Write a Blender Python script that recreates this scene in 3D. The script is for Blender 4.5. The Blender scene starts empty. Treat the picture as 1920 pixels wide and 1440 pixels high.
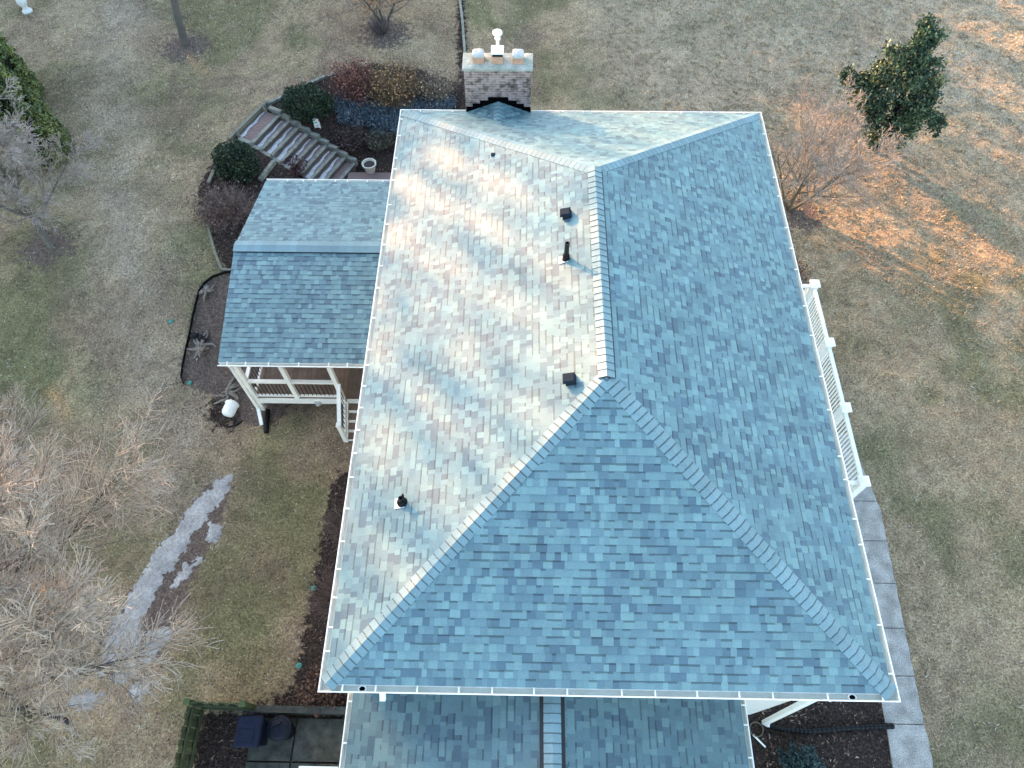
import bpy, bmesh, math, random
import numpy as np
from mathutils import Vector, Matrix

S = bpy.context.scene
COL = S.collection
random.seed(11)
rng = np.random.default_rng(7)

# ------------------------------------------------------------------ camera, sky, sun, exposure
H = 5.8                                   # height of the main eave above the yard
CAM = (-1.5623, -8.9737, 13.2428 + H)
PITCH, YAW, ROLL, F = 1.0455, -0.0243, -0.0089, 1331.0

def cam_axes():
    ca, sa = math.cos(PITCH), math.sin(PITCH)
    f = Vector((math.sin(YAW) * ca, math.cos(YAW) * ca, -sa))
    r = Vector((math.cos(YAW), -math.sin(YAW), 0))
    u = r.cross(f)
    r2 = math.cos(ROLL) * r + math.sin(ROLL) * u
    u2 = -math.sin(ROLL) * r + math.cos(ROLL) * u
    return r2, u2, f
AX = cam_axes()
cd = bpy.data.cameras.new('camera')
cam = bpy.data.objects.new('camera', cd)
COL.objects.link(cam)
m = Matrix.Identity(4)
for i in range(3):
    m[i][0], m[i][1], m[i][2], m[i][3] = AX[0][i], AX[1][i], -AX[2][i], CAM[i]
cam.matrix_world = m
cd.sensor_width = 36.0
cd.lens = F / 1920 * 36
cd.clip_end = 2000
S.camera = cam

SUN_EL = math.radians(13.0)
SUN_AZ = (-0.69, 0.724)                   # where the sun stands, seen from the house
w = bpy.data.worlds.new('World'); S.world = w; w.use_nodes = True
nt = w.node_tree
sky = nt.nodes.new('ShaderNodeTexSky'); sky.sky_type = 'NISHITA'; sky.sun_disc = False
sky.sun_elevation = SUN_EL; sky.sun_rotation = math.atan2(SUN_AZ[0], SUN_AZ[1])
sky.air_density = 1.0; sky.dust_density = 1.6; sky.ozone_density = 0.8
bg = nt.nodes['Background']; bg.inputs['Strength'].default_value = 0.15
nt.links.new(sky.outputs[0], bg.inputs['Color'])
sl = bpy.data.lights.new('sun', 'SUN'); sl.energy = 3.4; sl.angle = math.radians(0.6)
sl.color = (1.0, 0.53, 0.27)
so = bpy.data.objects.new('sun', sl); COL.objects.link(so)
sd = Vector((SUN_AZ[0] * math.cos(SUN_EL), SUN_AZ[1] * math.cos(SUN_EL), math.sin(SUN_EL)))
so.rotation_euler = (-sd).to_track_quat('-Z', 'Y').to_euler()
so.location = (-30, 30, 30)
S.view_settings.view_transform = 'Standard'; S.view_settings.look = 'None'
S.view_settings.exposure = 2.65; S.view_settings.gamma = 1.0
S.render.engine = 'CYCLES'

# ------------------------------------------------------------------ terrain and pixel helper
def ss(t):
    t = np.clip(t, 0, 1); return t * t * (3 - 2 * t)
def terr(x, y):
    r = np.hypot(x + 6.3, y - 10.0)
    z = 1.2 * ss((r - 1.9) / 3.3) * ss((y - 1.5) / 5) * ss((-1.5 - x) / 2.5)
    t = (x + 11.0) * .9016 + (y - 12.04) * -.4327          # the garden stairs run in a cutting
    sd = np.abs((x + 11.0) * .4327 + (y - 12.04) * .9016)
    cut = 1.2 - 1.1 * np.clip(t / 3.05, 0, 1) - .30
    k = ss((1.02 - sd) / .22) * ss((t + 1.0) / .2) * ss((3.6 - t) / .4)
    return np.where(cut < z, z * (1 - k) + cut * k, z)
def vnoise(X, Y, sc, seed):
    r = np.random.default_rng(seed); G = r.random((64, 64)); x = X * sc; y = Y * sc
    xi = np.floor(x).astype(int); yi = np.floor(y).astype(int); fx = ss(x - xi); fy = ss(y - yi)
    g = lambda a, b: G[a % 64, b % 64]
    return (g(xi, yi) * (1 - fx) + g(xi + 1, yi) * fx) * (1 - fy) + (g(xi, yi + 1) * (1 - fx) + g(xi + 1, yi + 1) * fx) * fy
def surf(x, y):
    """terrain with the small unevenness of the lawn"""
    t = vnoise(x + 90, y + 90, 2.1, 40) ** 2 + .5 * vnoise(x + 90, y + 90, 4.0, 41)
    return terr(x, y) + .025 * (np.sin(x * 1.7 + 1.3 * np.sin(y * 1.1)) * np.sin(y * 1.9 + np.sin(x * .9))) + (t - .5) * (.03 + .06 * ss((x - 5) / 3) * ss((y + 3) / 6))
def tz(x, y): return float(terr(np.float64(x), np.float64(y)))
def atz(px, py, z):
    d = AX[2] + AX[0] * ((px - 960) / F) - AX[1] * ((py - 720) / F)
    t = (z - CAM[2]) / d.z
    return Vector(CAM) + d * t
def at(px, py, h=0.0):
    z = 0.0
    for i in range(50):
        p = atz(px, py, z + h); z = 0.5 * z + 0.5 * tz(p.x, p.y)
    return Vector((p.x, p.y, tz(p.x, p.y)))

# ------------------------------------------------------------------ mesh builder
class MB:
    def __init__(s): s.v = []; s.f = []; s.c = []
    def face(s, pts, col=None):
        n = len(s.v); s.v += [tuple(p) for p in pts]; s.f.append(tuple(range(n, n + len(pts)))); s.c.append(col)
    def box(s, a, b, col=None, rot=0.0, piv=None):
        x0, y0, z0 = a; x1, y1, z1 = b
        P = [(x0, y0, z0), (x1, y0, z0), (x1, y1, z0), (x0, y1, z0), (x0, y0, z1), (x1, y0, z1), (x1, y1, z1), (x0, y1, z1)]
        if rot:
            cx, cy = piv or ((x0 + x1) / 2, (y0 + y1) / 2); c, q = math.cos(rot), math.sin(rot)
            P = [(cx + (x - cx) * c - (y - cy) * q, cy + (x - cx) * q + (y - cy) * c, z) for x, y, z in P]
        s.hexa(P, col)
    def hexa(s, P, col=None):
        n = len(s.v); s.v += [tuple(p) for p in P]
        for f in ((0, 3, 2, 1), (4, 5, 6, 7), (0, 1, 5, 4), (1, 2, 6, 5), (2, 3, 7, 6), (3, 0, 4, 7)):
            s.f.append(tuple(n + i for i in f)); s.c.append(col)
    def beam(s, p, q, wd, ht, col=None, up=(0, 0, 1)):
        p, q = Vector(p), Vector(q); d = (q - p).normalized(); up = Vector(up)
        if abs(d.dot(up)) > 0.98: up = Vector((0, 1, 0))
        r = d.cross(up).normalized() * (wd / 2); u = r.cross(d).normalized() * (ht / 2)
        s.hexa([p - r - u, p + r - u, q + r - u, q - r - u, p - r + u, p + r + u, q + r + u, q - r + u], col)
    def tube(s, pts, rad, n=6, col=None, cap=True):
        pts = [Vector(p) for p in pts]; k = len(pts); base = len(s.v)
        ref = Vector((0.31, 0.22, 0.92))
        for i, p in enumerate(pts):
            d = (pts[min(i + 1, k - 1)] - pts[max(i - 1, 0)])
            if d.length < 1e-9: d = Vector((0, 0, 1))
            d.normalize()
            a = d.cross(ref)
            if a.length < 1e-3: a = d.cross(Vector((1, 0, 0)))
            a.normalize(); b = d.cross(a)
            r = rad[i] if hasattr(rad, '__len__') else rad
            for j in range(n):
                t = 2 * math.pi * j / n
                s.v.append(tuple(p + a * (r * math.cos(t)) + b * (r * math.sin(t))))
        for i in range(k - 1):
            for j in range(n):
                s.f.append((base + i * n + j, base + i * n + (j + 1) % n, base + (i + 1) * n + (j + 1) % n, base + (i + 1) * n + j)); s.c.append(col)
        if cap:
            s.f.append(tuple(base + j for j in reversed(range(n)))); s.c.append(col)
            s.f.append(tuple(base + (k - 1) * n + j for j in range(n))); s.c.append(col)
    def lathe(s, c, prof, n=20, col=None, sx=1.0, sy=1.0):
        base = len(s.v); k = len(prof)
        for r, z in prof:
            for j in range(n):
                t = 2 * math.pi * j / n; s.v.append((c[0] + r * sx * math.cos(t), c[1] + r * sy * math.sin(t), c[2] + z))
        for i in range(k - 1):
            for j in range(n):
                s.f.append((base + i * n + j, base + i * n + (j + 1) % n, base + (i + 1) * n + (j + 1) % n, base + (i + 1) * n + j)); s.c.append(col)
        s.f.append(tuple(base + j for j in reversed(range(n)))); s.c.append(col)
        s.f.append(tuple(base + (k - 1) * n + j for j in range(n))); s.c.append(col)
    def build(s, name, mat, parent=None, loc=None, smooth=False):
        org = ORG.get(parent.name, Vector((0, 0, 0))) if parent else Vector(loc or (0, 0, 0))
        me = bpy.data.meshes.new(name)
        nv = len(s.v)
        V = np.array(s.v, dtype=np.float64).reshape(-1, 3) - np.array(org)
        me.from_pydata(V.tolist(), [], s.f)
        if any(c is not None for c in s.c):
            ca = me.color_attributes.new('Col', 'FLOAT_COLOR', 'CORNER')
            cnt = np.array([len(f) for f in s.f])
            cc = np.array([(c if c is not None else (1, 1, 1)) for c in s.c], dtype=np.float32)
            cc = np.concatenate([cc, np.ones((len(cc), 1), np.float32)], 1)
            ca.data.foreach_set('color', np.repeat(cc, cnt, 0).ravel())
        if smooth: me.polygons.foreach_set('use_smooth', [True] * len(me.polygons))
        me.materials.append(mat); me.update()
        o = bpy.data.objects.new(name, me); COL.objects.link(o)
        if parent: o.parent = parent
        else: o.location = org
        ORG[o.name] = org
        return o
ORG = {}
def raw_mesh(name, V, Fq, mat, col=None, loc=(0, 0, 0), k=3):
    """large mesh straight from numpy arrays"""
    me = bpy.data.meshes.new(name); V = V - np.array(loc)
    me.vertices.add(len(V)); me.vertices.foreach_set('co', V.astype(np.float32).ravel())
    me.loops.add(Fq.size); me.loops.foreach_set('vertex_index', Fq.astype(np.int32).ravel())
    me.polygons.add(len(Fq)); me.polygons.foreach_set('loop_start', np.arange(0, Fq.size, k, dtype=np.int32))
    me.update(calc_edges=True)
    if col is not None:
        ca = me.color_attributes.new('Col', 'FLOAT_COLOR', 'POINT')
        ca.data.foreach_set('color', np.concatenate([col, np.ones((len(col), 1))], 1).astype(np.float32).ravel())
    me.materials.append(mat)
    o = bpy.data.objects.new(name, me); COL.objects.link(o); o.location = loc; ORG[o.name] = Vector(loc)
    return o
def tag(o, label=None, cat=None, group=None, kind=None):
    if label: o['label'] = label
    if cat: o['category'] = cat
    if group: o['group'] = group
    if kind: o['kind'] = kind
    return o
def thing(name, label, cat, loc, group=None):
    o = bpy.data.objects.new(name, None); COL.objects.link(o); o.location = loc; o.empty_display_size = .2
    ORG[o.name] = Vector(loc)
    return tag(o, label, cat, group)
def copy_part(src, parent, world_loc):
    o = src.copy(); COL.objects.link(o); o.parent = parent
    o.location = Vector(world_loc) - ORG[parent.name]
    return o

# ------------------------------------------------------------------ materials
def mat(name, col=(.5, .5, .5), rough=.7, attr=False, var=.15, scale=6.0, bump=0.0, bscale=40.0, col2=None, metal=0.0, spec=.5, fine=0.0, fscale=120., detail=5, sss=0):
    M = bpy.data.materials.new(name); M.use_nodes = True; t = M.node_tree; N = t.nodes; L = t.links
    b = N['Principled BSDF']; b.inputs['Roughness'].default_value = rough; b.inputs['Metallic'].default_value = metal
    b.inputs['Specular IOR Level'].default_value = spec
    tc = N.new('ShaderNodeNewGeometry')
    nz = N.new('ShaderNodeTexNoise'); nz.inputs['Scale'].default_value = scale; nz.inputs['Detail'].default_value = detail
    L.new(tc.outputs['Position'], nz.inputs['Vector'])
    rp = N.new('ShaderNodeValToRGB'); rp.color_ramp.elements[0].position = .3; rp.color_ramp.elements[1].position = .7
    c2 = col2 or tuple(c * (1 + var) for c in col); c1 = col if col2 else tuple(c * (1 - var) for c in col)
    rp.color_ramp.elements[0].color = (*c1, 1); rp.color_ramp.elements[1].color = (*c2, 1)
    L.new(nz.outputs['Fac'], rp.inputs['Fac'])
    out = rp.outputs['Color']
    if fine:
        n2 = N.new('ShaderNodeTexNoise'); n2.inputs['Scale'].default_value = fscale; n2.inputs['Detail'].default_value = 3
        L.new(tc.outputs['Position'], n2.inputs['Vector'])
        mr = N.new('ShaderNodeMapRange'); mr.inputs['From Min'].default_value = .3; mr.inputs['From Max'].default_value = .7
        mr.inputs['To Min'].default_value = 1 - fine; mr.inputs['To Max'].default_value = 1 + fine
        L.new(n2.outputs['Fac'], mr.inputs['Value'])
        mx = N.new('ShaderNodeMix'); mx.data_type = 'RGBA'; mx.blend_type = 'MULTIPLY'; mx.inputs['Factor'].default_value = 1
        L.new(out, mx.inputs['A']); L.new(mr.outputs['Result'], mx.inputs['B']); out = mx.outputs['Result']
    if attr:
        at_ = N.new('ShaderNodeVertexColor'); at_.layer_name = 'Col'
        mx = N.new('ShaderNodeMix'); mx.data_type = 'RGBA'; mx.blend_type = 'MULTIPLY'; mx.inputs['Factor'].default_value = 1
        L.new(out, mx.inputs['A']); L.new(at_.outputs['Color'], mx.inputs['B']); out = mx.outputs['Result']
    L.new(out, b.inputs['Base Color'])
    if bump:
        n3 = N.new('ShaderNodeTexNoise'); n3.inputs['Scale'].default_value = bscale; n3.inputs['Detail'].default_value = 6
        L.new(tc.outputs['Position'], n3.inputs['Vector'])
        bp = N.new('ShaderNodeBump'); bp.inputs['Strength'].default_value = bump; bp.inputs['Distance'].default_value = .02
        L.new(n3.outputs['Fac'], bp.inputs['Height']); L.new(bp.outputs['Normal'], b.inputs['Normal'])
    return M
W1 = (1.0, 1.0, 1.0)
M_shingle = mat('shingle_granules', (1, 1, 1), .60, True, .10, 1.1, .22, 160, fine=.16, fscale=60, spec=.50)
M_white = mat('white_vinyl', (.90, .88, .81), .45, False, .04, 3, 0, spec=.4)
M_gutter = mat('white_aluminium', (.80, .79, .72), .4, True, .06, 2.5, 0, spec=.5, fine=.05, fscale=9)
M_siding = mat('white_siding', (.80, .79, .75), .5, False, .05, 2, 0)
M_black = mat('black_metal', (.004, .0042, .005), .55, False, .2, 8)
M_blackplastic = mat('black_plastic', (.0045, .005, .0065), .5, False, .3, 6, .2, 60, spec=.2)
M_flash = mat('black_membrane', (.0015, .0015, .002), .9, False, .2, 9, spec=.05)
M_conc = mat('pale_concrete', (.34, .32, .285), .9, False, .28, 3, .5, 60, fine=.42, fscale=38)
M_padconc = mat('mossy_concrete', (.022, .027, .022), .9, False, .5, 4.5, .3, 70, col2=(.085, .088, .07), fine=.3, fscale=50)
M_crown = mat('chimney_concrete', (.50, .47, .40), .85, False, .15, 3.2, .2, 50, col2=(.20, .25, .20), fine=.2, fscale=22)
M_terra = mat('terracotta', (.48, .28, .18), .8, False, .15, 9, .1, 60)
M_fluecap = mat('grey_flue_cover', (.46, .47, .45), .7, False, .2, 8, .3, 40)
M_deckwood = mat('deck_boards', (.15, .105, .08), .7, True, .22, 6, .15, 50)
M_timber = mat('weathered_timber', (.12, .135, .11), .85, False, .35, 7, .5, 45, col2=(.30, .29, .235), fine=.25, fscale=60)
M_timber2 = mat('pale_timber', (.20, .18, .125), .8, False, .25, 7, .5, 45, col2=(.15, .155, .11), fine=.25, fscale=60)
M_fence = mat('mossy_fence_wood', (.045, .062, .026), .85, True, .35, 5, .4, 45, col2=(.10, .115, .05), fine=.3, fscale=40)
M_brickpave = mat('brick_pavers', (.22, .135, .115), .85, False, .25, 9, .3, 60, col2=(.17, .13, .12))
M_bark = mat('grey_bark', (.10, .087, .075), .9, True, .25, 9, .6, 50)
M_twig = mat('twig_bark', (1, 1, 1), .8, True, .2, 5)
M_leaf = mat('leaf', (1, 1, 1), .6, True, .25, 7, spec=.35)
M_pot = mat('cream_plastic', (.62, .58, .48), .5, False, .06, 9)
M_bin = mat('dark_blue_plastic', (.006, .011, .028), .5, False, .3, 5, .05, 50, spec=.2)
M_bin2 = mat('dark_grey_plastic', (.005, .008, .016), .5, False, .3, 5, .05, 50, spec=.2)
M_teal = mat('teal_plastic', (.03, .25, .20), .4, False, .1, 30)
M_soil = mat('potting_soil', (.045, .035, .03), .95, False, .4, 30, .6, 80)
M_driftwood = mat('weathered_root_wood', (.22, .185, .15), .9, False, .3, 12, .6, 50)
M_flagmat = mat('printed_cloth', (1, 1, 1), .8, True, .03, 9)
M_snow = mat('old_snow', (.24, .235, .225), .85, False, .3, 2.5, .6, 40, col2=(.40, .39, .37), fine=.25, fscale=16)
M_frost = mat('tread_frost', (.46, .46, .45), .8, False, .2, 12, .4, 40)
M_litter = mat('dry_leaves', (1, 1, 1), .8, True, .2, 20)
M_statue = mat('white_cast_stone', (.62, .63, .60), .7, False, .1, 9)

def ground_material():
    M = bpy.data.materials.new('ground'); M.use_nodes = True; t = M.node_tree; N = t.nodes; L = t.links
    b = N['Principled BSDF']; b.inputs['Roughness'].default_value = .95; b.inputs['Specular IOR Level'].default_value = .15
    g = N.new('ShaderNodeNewGeometry')
    def noise(sc, det=6, ro=.6):
        n = N.new('ShaderNodeTexNoise'); n.inputs['Scale'].default_value = sc; n.inputs['Detail'].default_value = det; n.inputs['Roughness'].default_value = ro
        L.new(g.outputs['Position'], n.inputs['Vector']); return n.outputs['Fac']
    def ramp(f, stops):
        r = N.new('ShaderNodeValToRGB'); e = r.color_ramp.elements
        while len(e) < len(stops): e.new(.5)
        for q, (p, c) in zip(e, stops): q.position = p; q.color = (*c, 1)
        L.new(f, r.inputs['Fac']); return r.outputs['Color']
    def mix(f, a, c, mode='MIX'):
        x = N.new('ShaderNodeMix'); x.data_type = 'RGBA'; x.blend_type = mode
        if isinstance(f, float): x.inputs['Factor'].default_value = f
        else: L.new(f, x.inputs['Factor'])
        L.new(a, x.inputs['A']); L.new(c, x.inputs['B']); return x.outputs['Result']
    def mrange(f, a, c, lo=0., hi=1.):
        r = N.new('ShaderNodeMapRange'); r.inputs['From Min'].default_value = a; r.inputs['From Max'].default_value = c
        r.inputs['To Min'].default_value = lo; r.inputs['To Max'].default_value = hi
        L.new(f, r.inputs['Value']); return r.outputs['Result']
    big = noise(.35, 4); midn = noise(2.2, 5); fin = noise(17, 4, .75); vf = noise(75, 2, .7)
    ca = N.new('ShaderNodeVertexColor'); ca.layer_name = 'Col'
    sp = N.new('ShaderNodeSeparateColor'); L.new(ca.outputs['Color'], sp.inputs['Color'])
    la = N.new('ShaderNodeVertexColor'); la.layer_name = 'Lawn'
    lawn = mix(1.0, la.outputs['Color'], ramp(midn, [(.3, (.9, .9, .9)), (.7, (1.1, 1.1, 1.1))]), 'MULTIPLY')
    mulch = ramp(noise(16, 6, .7), [(.3, (.014, .010, .009)), (.5, (.040, .028, .023)), (.68, (.10, .072, .058))])
    dirt = ramp(noise(7, 5), [(.35, (.115, .085, .070)), (.65, (.165, .125, .102))])
    def edge(ch):
        a = N.new('ShaderNodeMath'); a.operation = 'ADD'; L.new(ch, a.inputs[0])
        L.new(mrange(noise(5, 5), .3, .7, -.28, .28), a.inputs[1]); return mrange(a.outputs[0], .4, .6)
    c = mix(edge(sp.outputs['Red']), lawn, mulch)
    c = mix(edge(sp.outputs['Green']), c, dirt)
    c = mix(1.0, c, ramp(fin, [(.32, (.38, .38, .38)), (.68, (1.55, 1.55, 1.55))]), 'MULTIPLY')
    c = mix(1.0, c, ramp(vf, [(.3, (.7, .7, .7)), (.7, (1.3, 1.3, 1.3))]), 'MULTIPLY')
    L.new(c, b.inputs['Base Color'])
    bp = N.new('ShaderNodeBump'); bp.inputs['Strength'].default_value = .8; bp.inputs['Distance'].default_value = .05
    ad = N.new('ShaderNodeMath'); ad.operation = 'ADD'; L.new(noise(9, 6, .7), ad.inputs[0]); L.new(fin, ad.inputs[1])
    L.new(ad.outputs[0], bp.inputs['Height']); L.new(bp.outputs['Normal'], b.inputs['Normal'])
    return M
M_ground = ground_material()

def brick_material():
    M = bpy.data.materials.new('chimney_brick'); M.use_nodes = True; t = M.node_tree; N = t.nodes; L = t.links
    b = N['Principled BSDF']; b.inputs['Roughness'].default_value = .9
    g = N.new('ShaderNodeNewGeometry'); s = N.new('ShaderNodeSeparateXYZ'); L.new(g.outputs['Position'], s.inputs[0])
    ns = N.new('ShaderNodeSeparateXYZ'); L.new(g.outputs['True Normal'], ns.inputs[0])
    ab = N.new('ShaderNodeMath'); ab.operation = 'ABSOLUTE'; L.new(ns.outputs['X'], ab.inputs[0])
    mf = N.new('ShaderNodeMix'); mf.data_type = 'FLOAT'; L.new(ab.outputs[0], mf.inputs['Factor']); L.new(s.outputs['X'], mf.inputs['A']); L.new(s.outputs['Y'], mf.inputs['B'])
    c = N.new('ShaderNodeCombineXYZ'); L.new(mf.outputs['Result'], c.inputs['X']); L.new(s.outputs['Z'], c.inputs['Y'])
    br = N.new('ShaderNodeTexBrick'); br.inputs['Scale'].default_value = 1.0
    br.inputs['Brick Width'].default_value = .215; br.inputs['Row Height'].default_value = .072; br.inputs['Mortar Size'].default_value = .008
    br.inputs['Color1'].default_value = (.24, .14, .115, 1); br.inputs['Color2'].default_value = (.44, .30, .255, 1); br.inputs['Mortar'].default_value = (.44, .39, .35, 1)
    L.new(c.outputs[0], br.inputs['Vector'])
    n = N.new('ShaderNodeTexNoise'); n.inputs['Scale'].default_value = 7; n.inputs['Detail'].default_value = 5; L.new(g.outputs['Position'], n.inputs['Vector'])
    r = N.new('ShaderNodeValToRGB'); r.color_ramp.elements[0].position = .34; r.color_ramp.elements[0].color = (.28, .32, .28, 1); r.color_ramp.elements[1].position = .55; r.color_ramp.elements[1].color = (1, 1, 1, 1)
    L.new(n.outputs['Fac'], r.inputs['Fac'])
    mx = N.new('ShaderNodeMix'); mx.data_type = 'RGBA'; mx.blend_type = 'MULTIPLY'; mx.inputs['Factor'].default_value = 1
    L.new(br.outputs['Color'], mx.inputs['A']); L.new(r.outputs['Color'], mx.inputs['B']); L.new(mx.outputs['Result'], b.inputs['Base Color'])
    bp = N.new('ShaderNodeBump'); bp.inputs['Strength'].default_value = .5; bp.inputs['Distance'].default_value = .01; bp.invert = True
    L.new(br.outputs['Fac'], bp.inputs['Height']); L.new(bp.outputs['Normal'], b.inputs['Normal'])
    return M
M_brick = brick_material()

# ------------------------------------------------------------------ polygons that divide the ground
def poly_px(pts, h=0): return [tuple(at(x, y, h))[:2] for x, y in pts]
def sdist(poly, X, Y):
    """signed distance, positive inside"""
    P = np.array(poly); d = np.full(X.shape, 1e9); ins = np.zeros(X.shape, bool)
    for i in range(len(P)):
        a = P[i]; b = P[(i + 1) % len(P)]; e = b - a
        t = np.clip(((X - a[0]) * e[0] + (Y - a[1]) * e[1]) / (e @ e + 1e-12), 0, 1)
        d = np.minimum(d, np.hypot(X - a[0] - t * e[0], Y - a[1] - t * e[1]))
        c = ((a[1] > Y) != (b[1] > Y)) & (X < (b[0] - a[0]) * (Y - a[1]) / (b[1] - a[1] + 1e-12) + a[0])
        ins ^= c
    return np.where(ins, d, -d)
BEDS = [
    poly_px([(418, 512), (398, 440), (372, 395), (372, 350), (395, 310), (455, 262), (500, 200), (545, 172), (632, 138), (700, 120), (790, 130), (872, 160)]) + [(-1.6, 8.4), (-4.0, 7.0), (-9.0, 6.0)],
    poly_px([(445, 512), (400, 520), (376, 545), (362, 600), (350, 660), (340, 712), (400, 745), (470, 800), (520, 790)]) + [(-8.2, 2.0), (-9.0, 5.0)],
    poly_px([(650, 880), (622, 900), (604, 1000), (585, 1100), (565, 1200), (548, 1290), (480, 1328), (660, 1330)]) + [(-4.6, -7.2), (-4.6, -2.0)],
    [(3.9, -6.0), (7.5, -6.0), (7.4, -9.5), (2.8, -9.5)],
    poly_px([(372, 1332), (480, 1332), (650, 1330)]) + [(-5.0, -9.4), (-9.2, -9.4)],
    [(5, 4.4), (7.5, 4.6), (7.6, 6.4), (7.1, 7.2), (5, 7.4)],
    poly_px([(858, 0), (856, 90), (862, 200), (880, 200), (876, 90), (872, 0)]),
]
RINGS = [(at(435, 762), .75)]
BARES = [(at(350, 88), 1.0), (at(722, 62), 1.1), (at(92, 462), .9), (at(1500, 400), .9)]
DIRT = poly_px([(436, 905), (415, 985), (385, 1035), (362, 1085), (340, 1140), (300, 1235), (240, 1240), (215, 1190), (250, 1100), (330, 990), (395, 905)])
def bedmask(X, Y):
    d = np.full(X.shape, -1e9)
    for p in BEDS: d = np.maximum(d, sdist(p, X, Y))
    for c, r in RINGS: d = np.maximum(d, .55 * (r - np.hypot(X - c.x, Y - c.y)))
    return d
WALK = [(7.24, -9.6), (8.12, -9.6), (8.27, -7.4), (8.44, -4.0), (8.55, -1.9), (8.2, 0.3), (7.6, 0.3), (7.6, -1.9), (7.40, -7.0)]

# ------------------------------------------------------------------ ground sheet
WORN = poly_px([(230, 20), (200, 180), (215, 330), (240, 480), (270, 620), (310, 760), (340, 880)])
def lawn_base(x, y):
    """colour of the dormant turf: straw, olive, brown and frost-pale patches"""
    straw = np.array([.49, .368, .225]); grn = np.array([.295, .255, .135]); brn = np.array([.28, .195, .14]); lush = np.array([.20, .225, .10])
    f = np.ones(np.shape(x) + (1,))
    big = vnoise(x, y, .35, 4) * .55 + vnoise(x, y, 1.1, 5) * .45
    g = np.clip((big - .46) * 4.0 + .22 - .3 * (x > 3) + .2 * ((x < -8) & (y < 9)), 0, 1)[..., None]
    c = straw * (1 - g) + grn * g
    frost = (ss((x + 1) / 6) * ss((y - 7) / 9) * (.45 + .3 * vnoise(x, y, .5, 21)))[..., None]; c = c * (1 - frost) + np.array([.53, .46, .34]) * frost
    bp = np.clip((vnoise(x, y, .55, 8) * .6 + vnoise(x, y, 1.9, 18) * .4 - .42) * 3, 0, .8)
    bp = (bp * np.where(x < 0, .62, .12))[..., None]; c = c * (1 - bp) + brn * bp
    band = np.full(np.shape(x), 9.0)
    for (xa, ya), (xb, yb) in zip(WORN[:-1], WORN[1:]):
        t = np.clip(((x - xa) * (xb - xa) + (y - ya) * (yb - ya)) / ((xb - xa) ** 2 + (yb - ya) ** 2), 0, 1); band = np.minimum(band, np.hypot(x - xa - t * (xb - xa), y - ya - t * (yb - ya)))
    bm = (np.exp(-(band / 1.4) ** 2) * (.25 + .7 * vnoise(x, y, 1.4, 33)))[..., None]; c = c * (1 - bm) + np.array([.50, .40, .29]) * bm
    for (px, py), r in (((250, 835), .9), ((30, 690), 1.5), ((150, 740), 1.2), ((130, 470), .9), ((470, 1160), .8), ((420, 1060), .7), ((500, 940), 1.0), ((340, 440), .8)):
        p = at(px, py); k = (.45 * np.exp(-((x - p.x) ** 2 + (y - p.y) ** 2) / r ** 2) * (.4 + .9 * vnoise(x, y, 3, 44)))[..., None]; c = c * (1 - k) + lush * k
    return c * ((.80 + .40 * vnoise(x, y, 6.5, 12)) * (.86 + .28 * vnoise(x, y, .9, 13)))[..., None]
xs = np.concatenate([[-400, -200, -120, -80, -55, -42, -34], np.arange(-29, 24.01, .16), [27, 33, 42, 60, 90, 150, 400]])
ys = np.concatenate([[-400, -150, -80, -45, -28, -18, -13], np.arange(-10.5, 25.01, .16), [28, 34, 44, 60, 90, 150, 400]])
X, Y = np.meshgrid(xs, ys)
Z = surf(X, Y)
Z -= .03 * (np.abs(X) < 6) * (np.abs(Y) < 9)
nx, ny = len(xs), len(ys)
I = np.arange(nx * ny).reshape(ny, nx)
Fq = np.stack([I[:-1, :-1], I[:-1, 1:], I[1:, 1:], I[1:, :-1]], -1).reshape(-1, 4)
bm_ = bedmask(X, Y); dm_ = np.maximum(sdist(DIRT, X, Y), sdist(BEDS[1], X, Y))
for c_, r_ in BARES: dm_ = np.maximum(dm_, .35 * (r_ - np.hypot(X - c_.x, Y - c_.y)) - .02)
green = np.clip(.55 + .5 * np.exp(-((X + 14) / 7) ** 2 - ((Y - 3) / 8) ** 2) - .25 * (X > 3), 0, 1)
cg = np.stack([np.clip(.5 + bm_ * 1.4, 0, 1), np.clip(.5 + dm_ * 1.6, 0, 1), green], -1).reshape(-1, 3)
ground = raw_mesh('ground', np.stack([X, Y, Z], -1).reshape(-1, 3), Fq, M_ground, cg, k=4)
ground.data.polygons.foreach_set('use_smooth', [True] * len(ground.data.polygons))
lc = ground.data.color_attributes.new('Lawn', 'FLOAT_COLOR', 'POINT')
lc.data.foreach_set('color', np.concatenate([lawn_base(X, Y).reshape(-1, 3) * .72, np.ones((nx * ny, 1))], 1).astype(np.float32).ravel())
tag(ground, kind='structure')

# ------------------------------------------------------------------ shingles
TONES = [((.138, .243, .256), 5), ((.117, .208, .229), 7), ((.096, .173, .200), 3.4), ((.160, .276, .280), 3.0), ((.074, .135, .168), 2.4)]
def tone():
    t = random.uniform(0, sum(q for _, q in TONES))
    for c, q in TONES:
        t -= q
        if t <= 0: break
    k = random.uniform(.95, 1.05); return tuple(v * k for v in c)
def clip(poly, sub):
    out = sub
    n = len(poly)
    for i in range(n):
        a, b = poly[i], poly[(i + 1) % n]; ex, ey = b[0] - a[0], b[1] - a[1]
        inp, out = out, []
        if not inp: return []
        for j in range(len(inp)):
            p, q = inp[j], inp[(j + 1) % len(inp)]
            dp = ex * (p[1] - a[1]) - ey * (p[0] - a[0]); dq = ex * (q[1] - a[1]) - ey * (q[0] - a[0])
            if dp >= 0: out.append(p)
            if (dp >= 0) != (dq >= 0):
                t = dp / (dp - dq); out.append((p[0] + (q[0] - p[0]) * t, p[1] + (q[1] - p[1]) * t))
    return out
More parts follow.
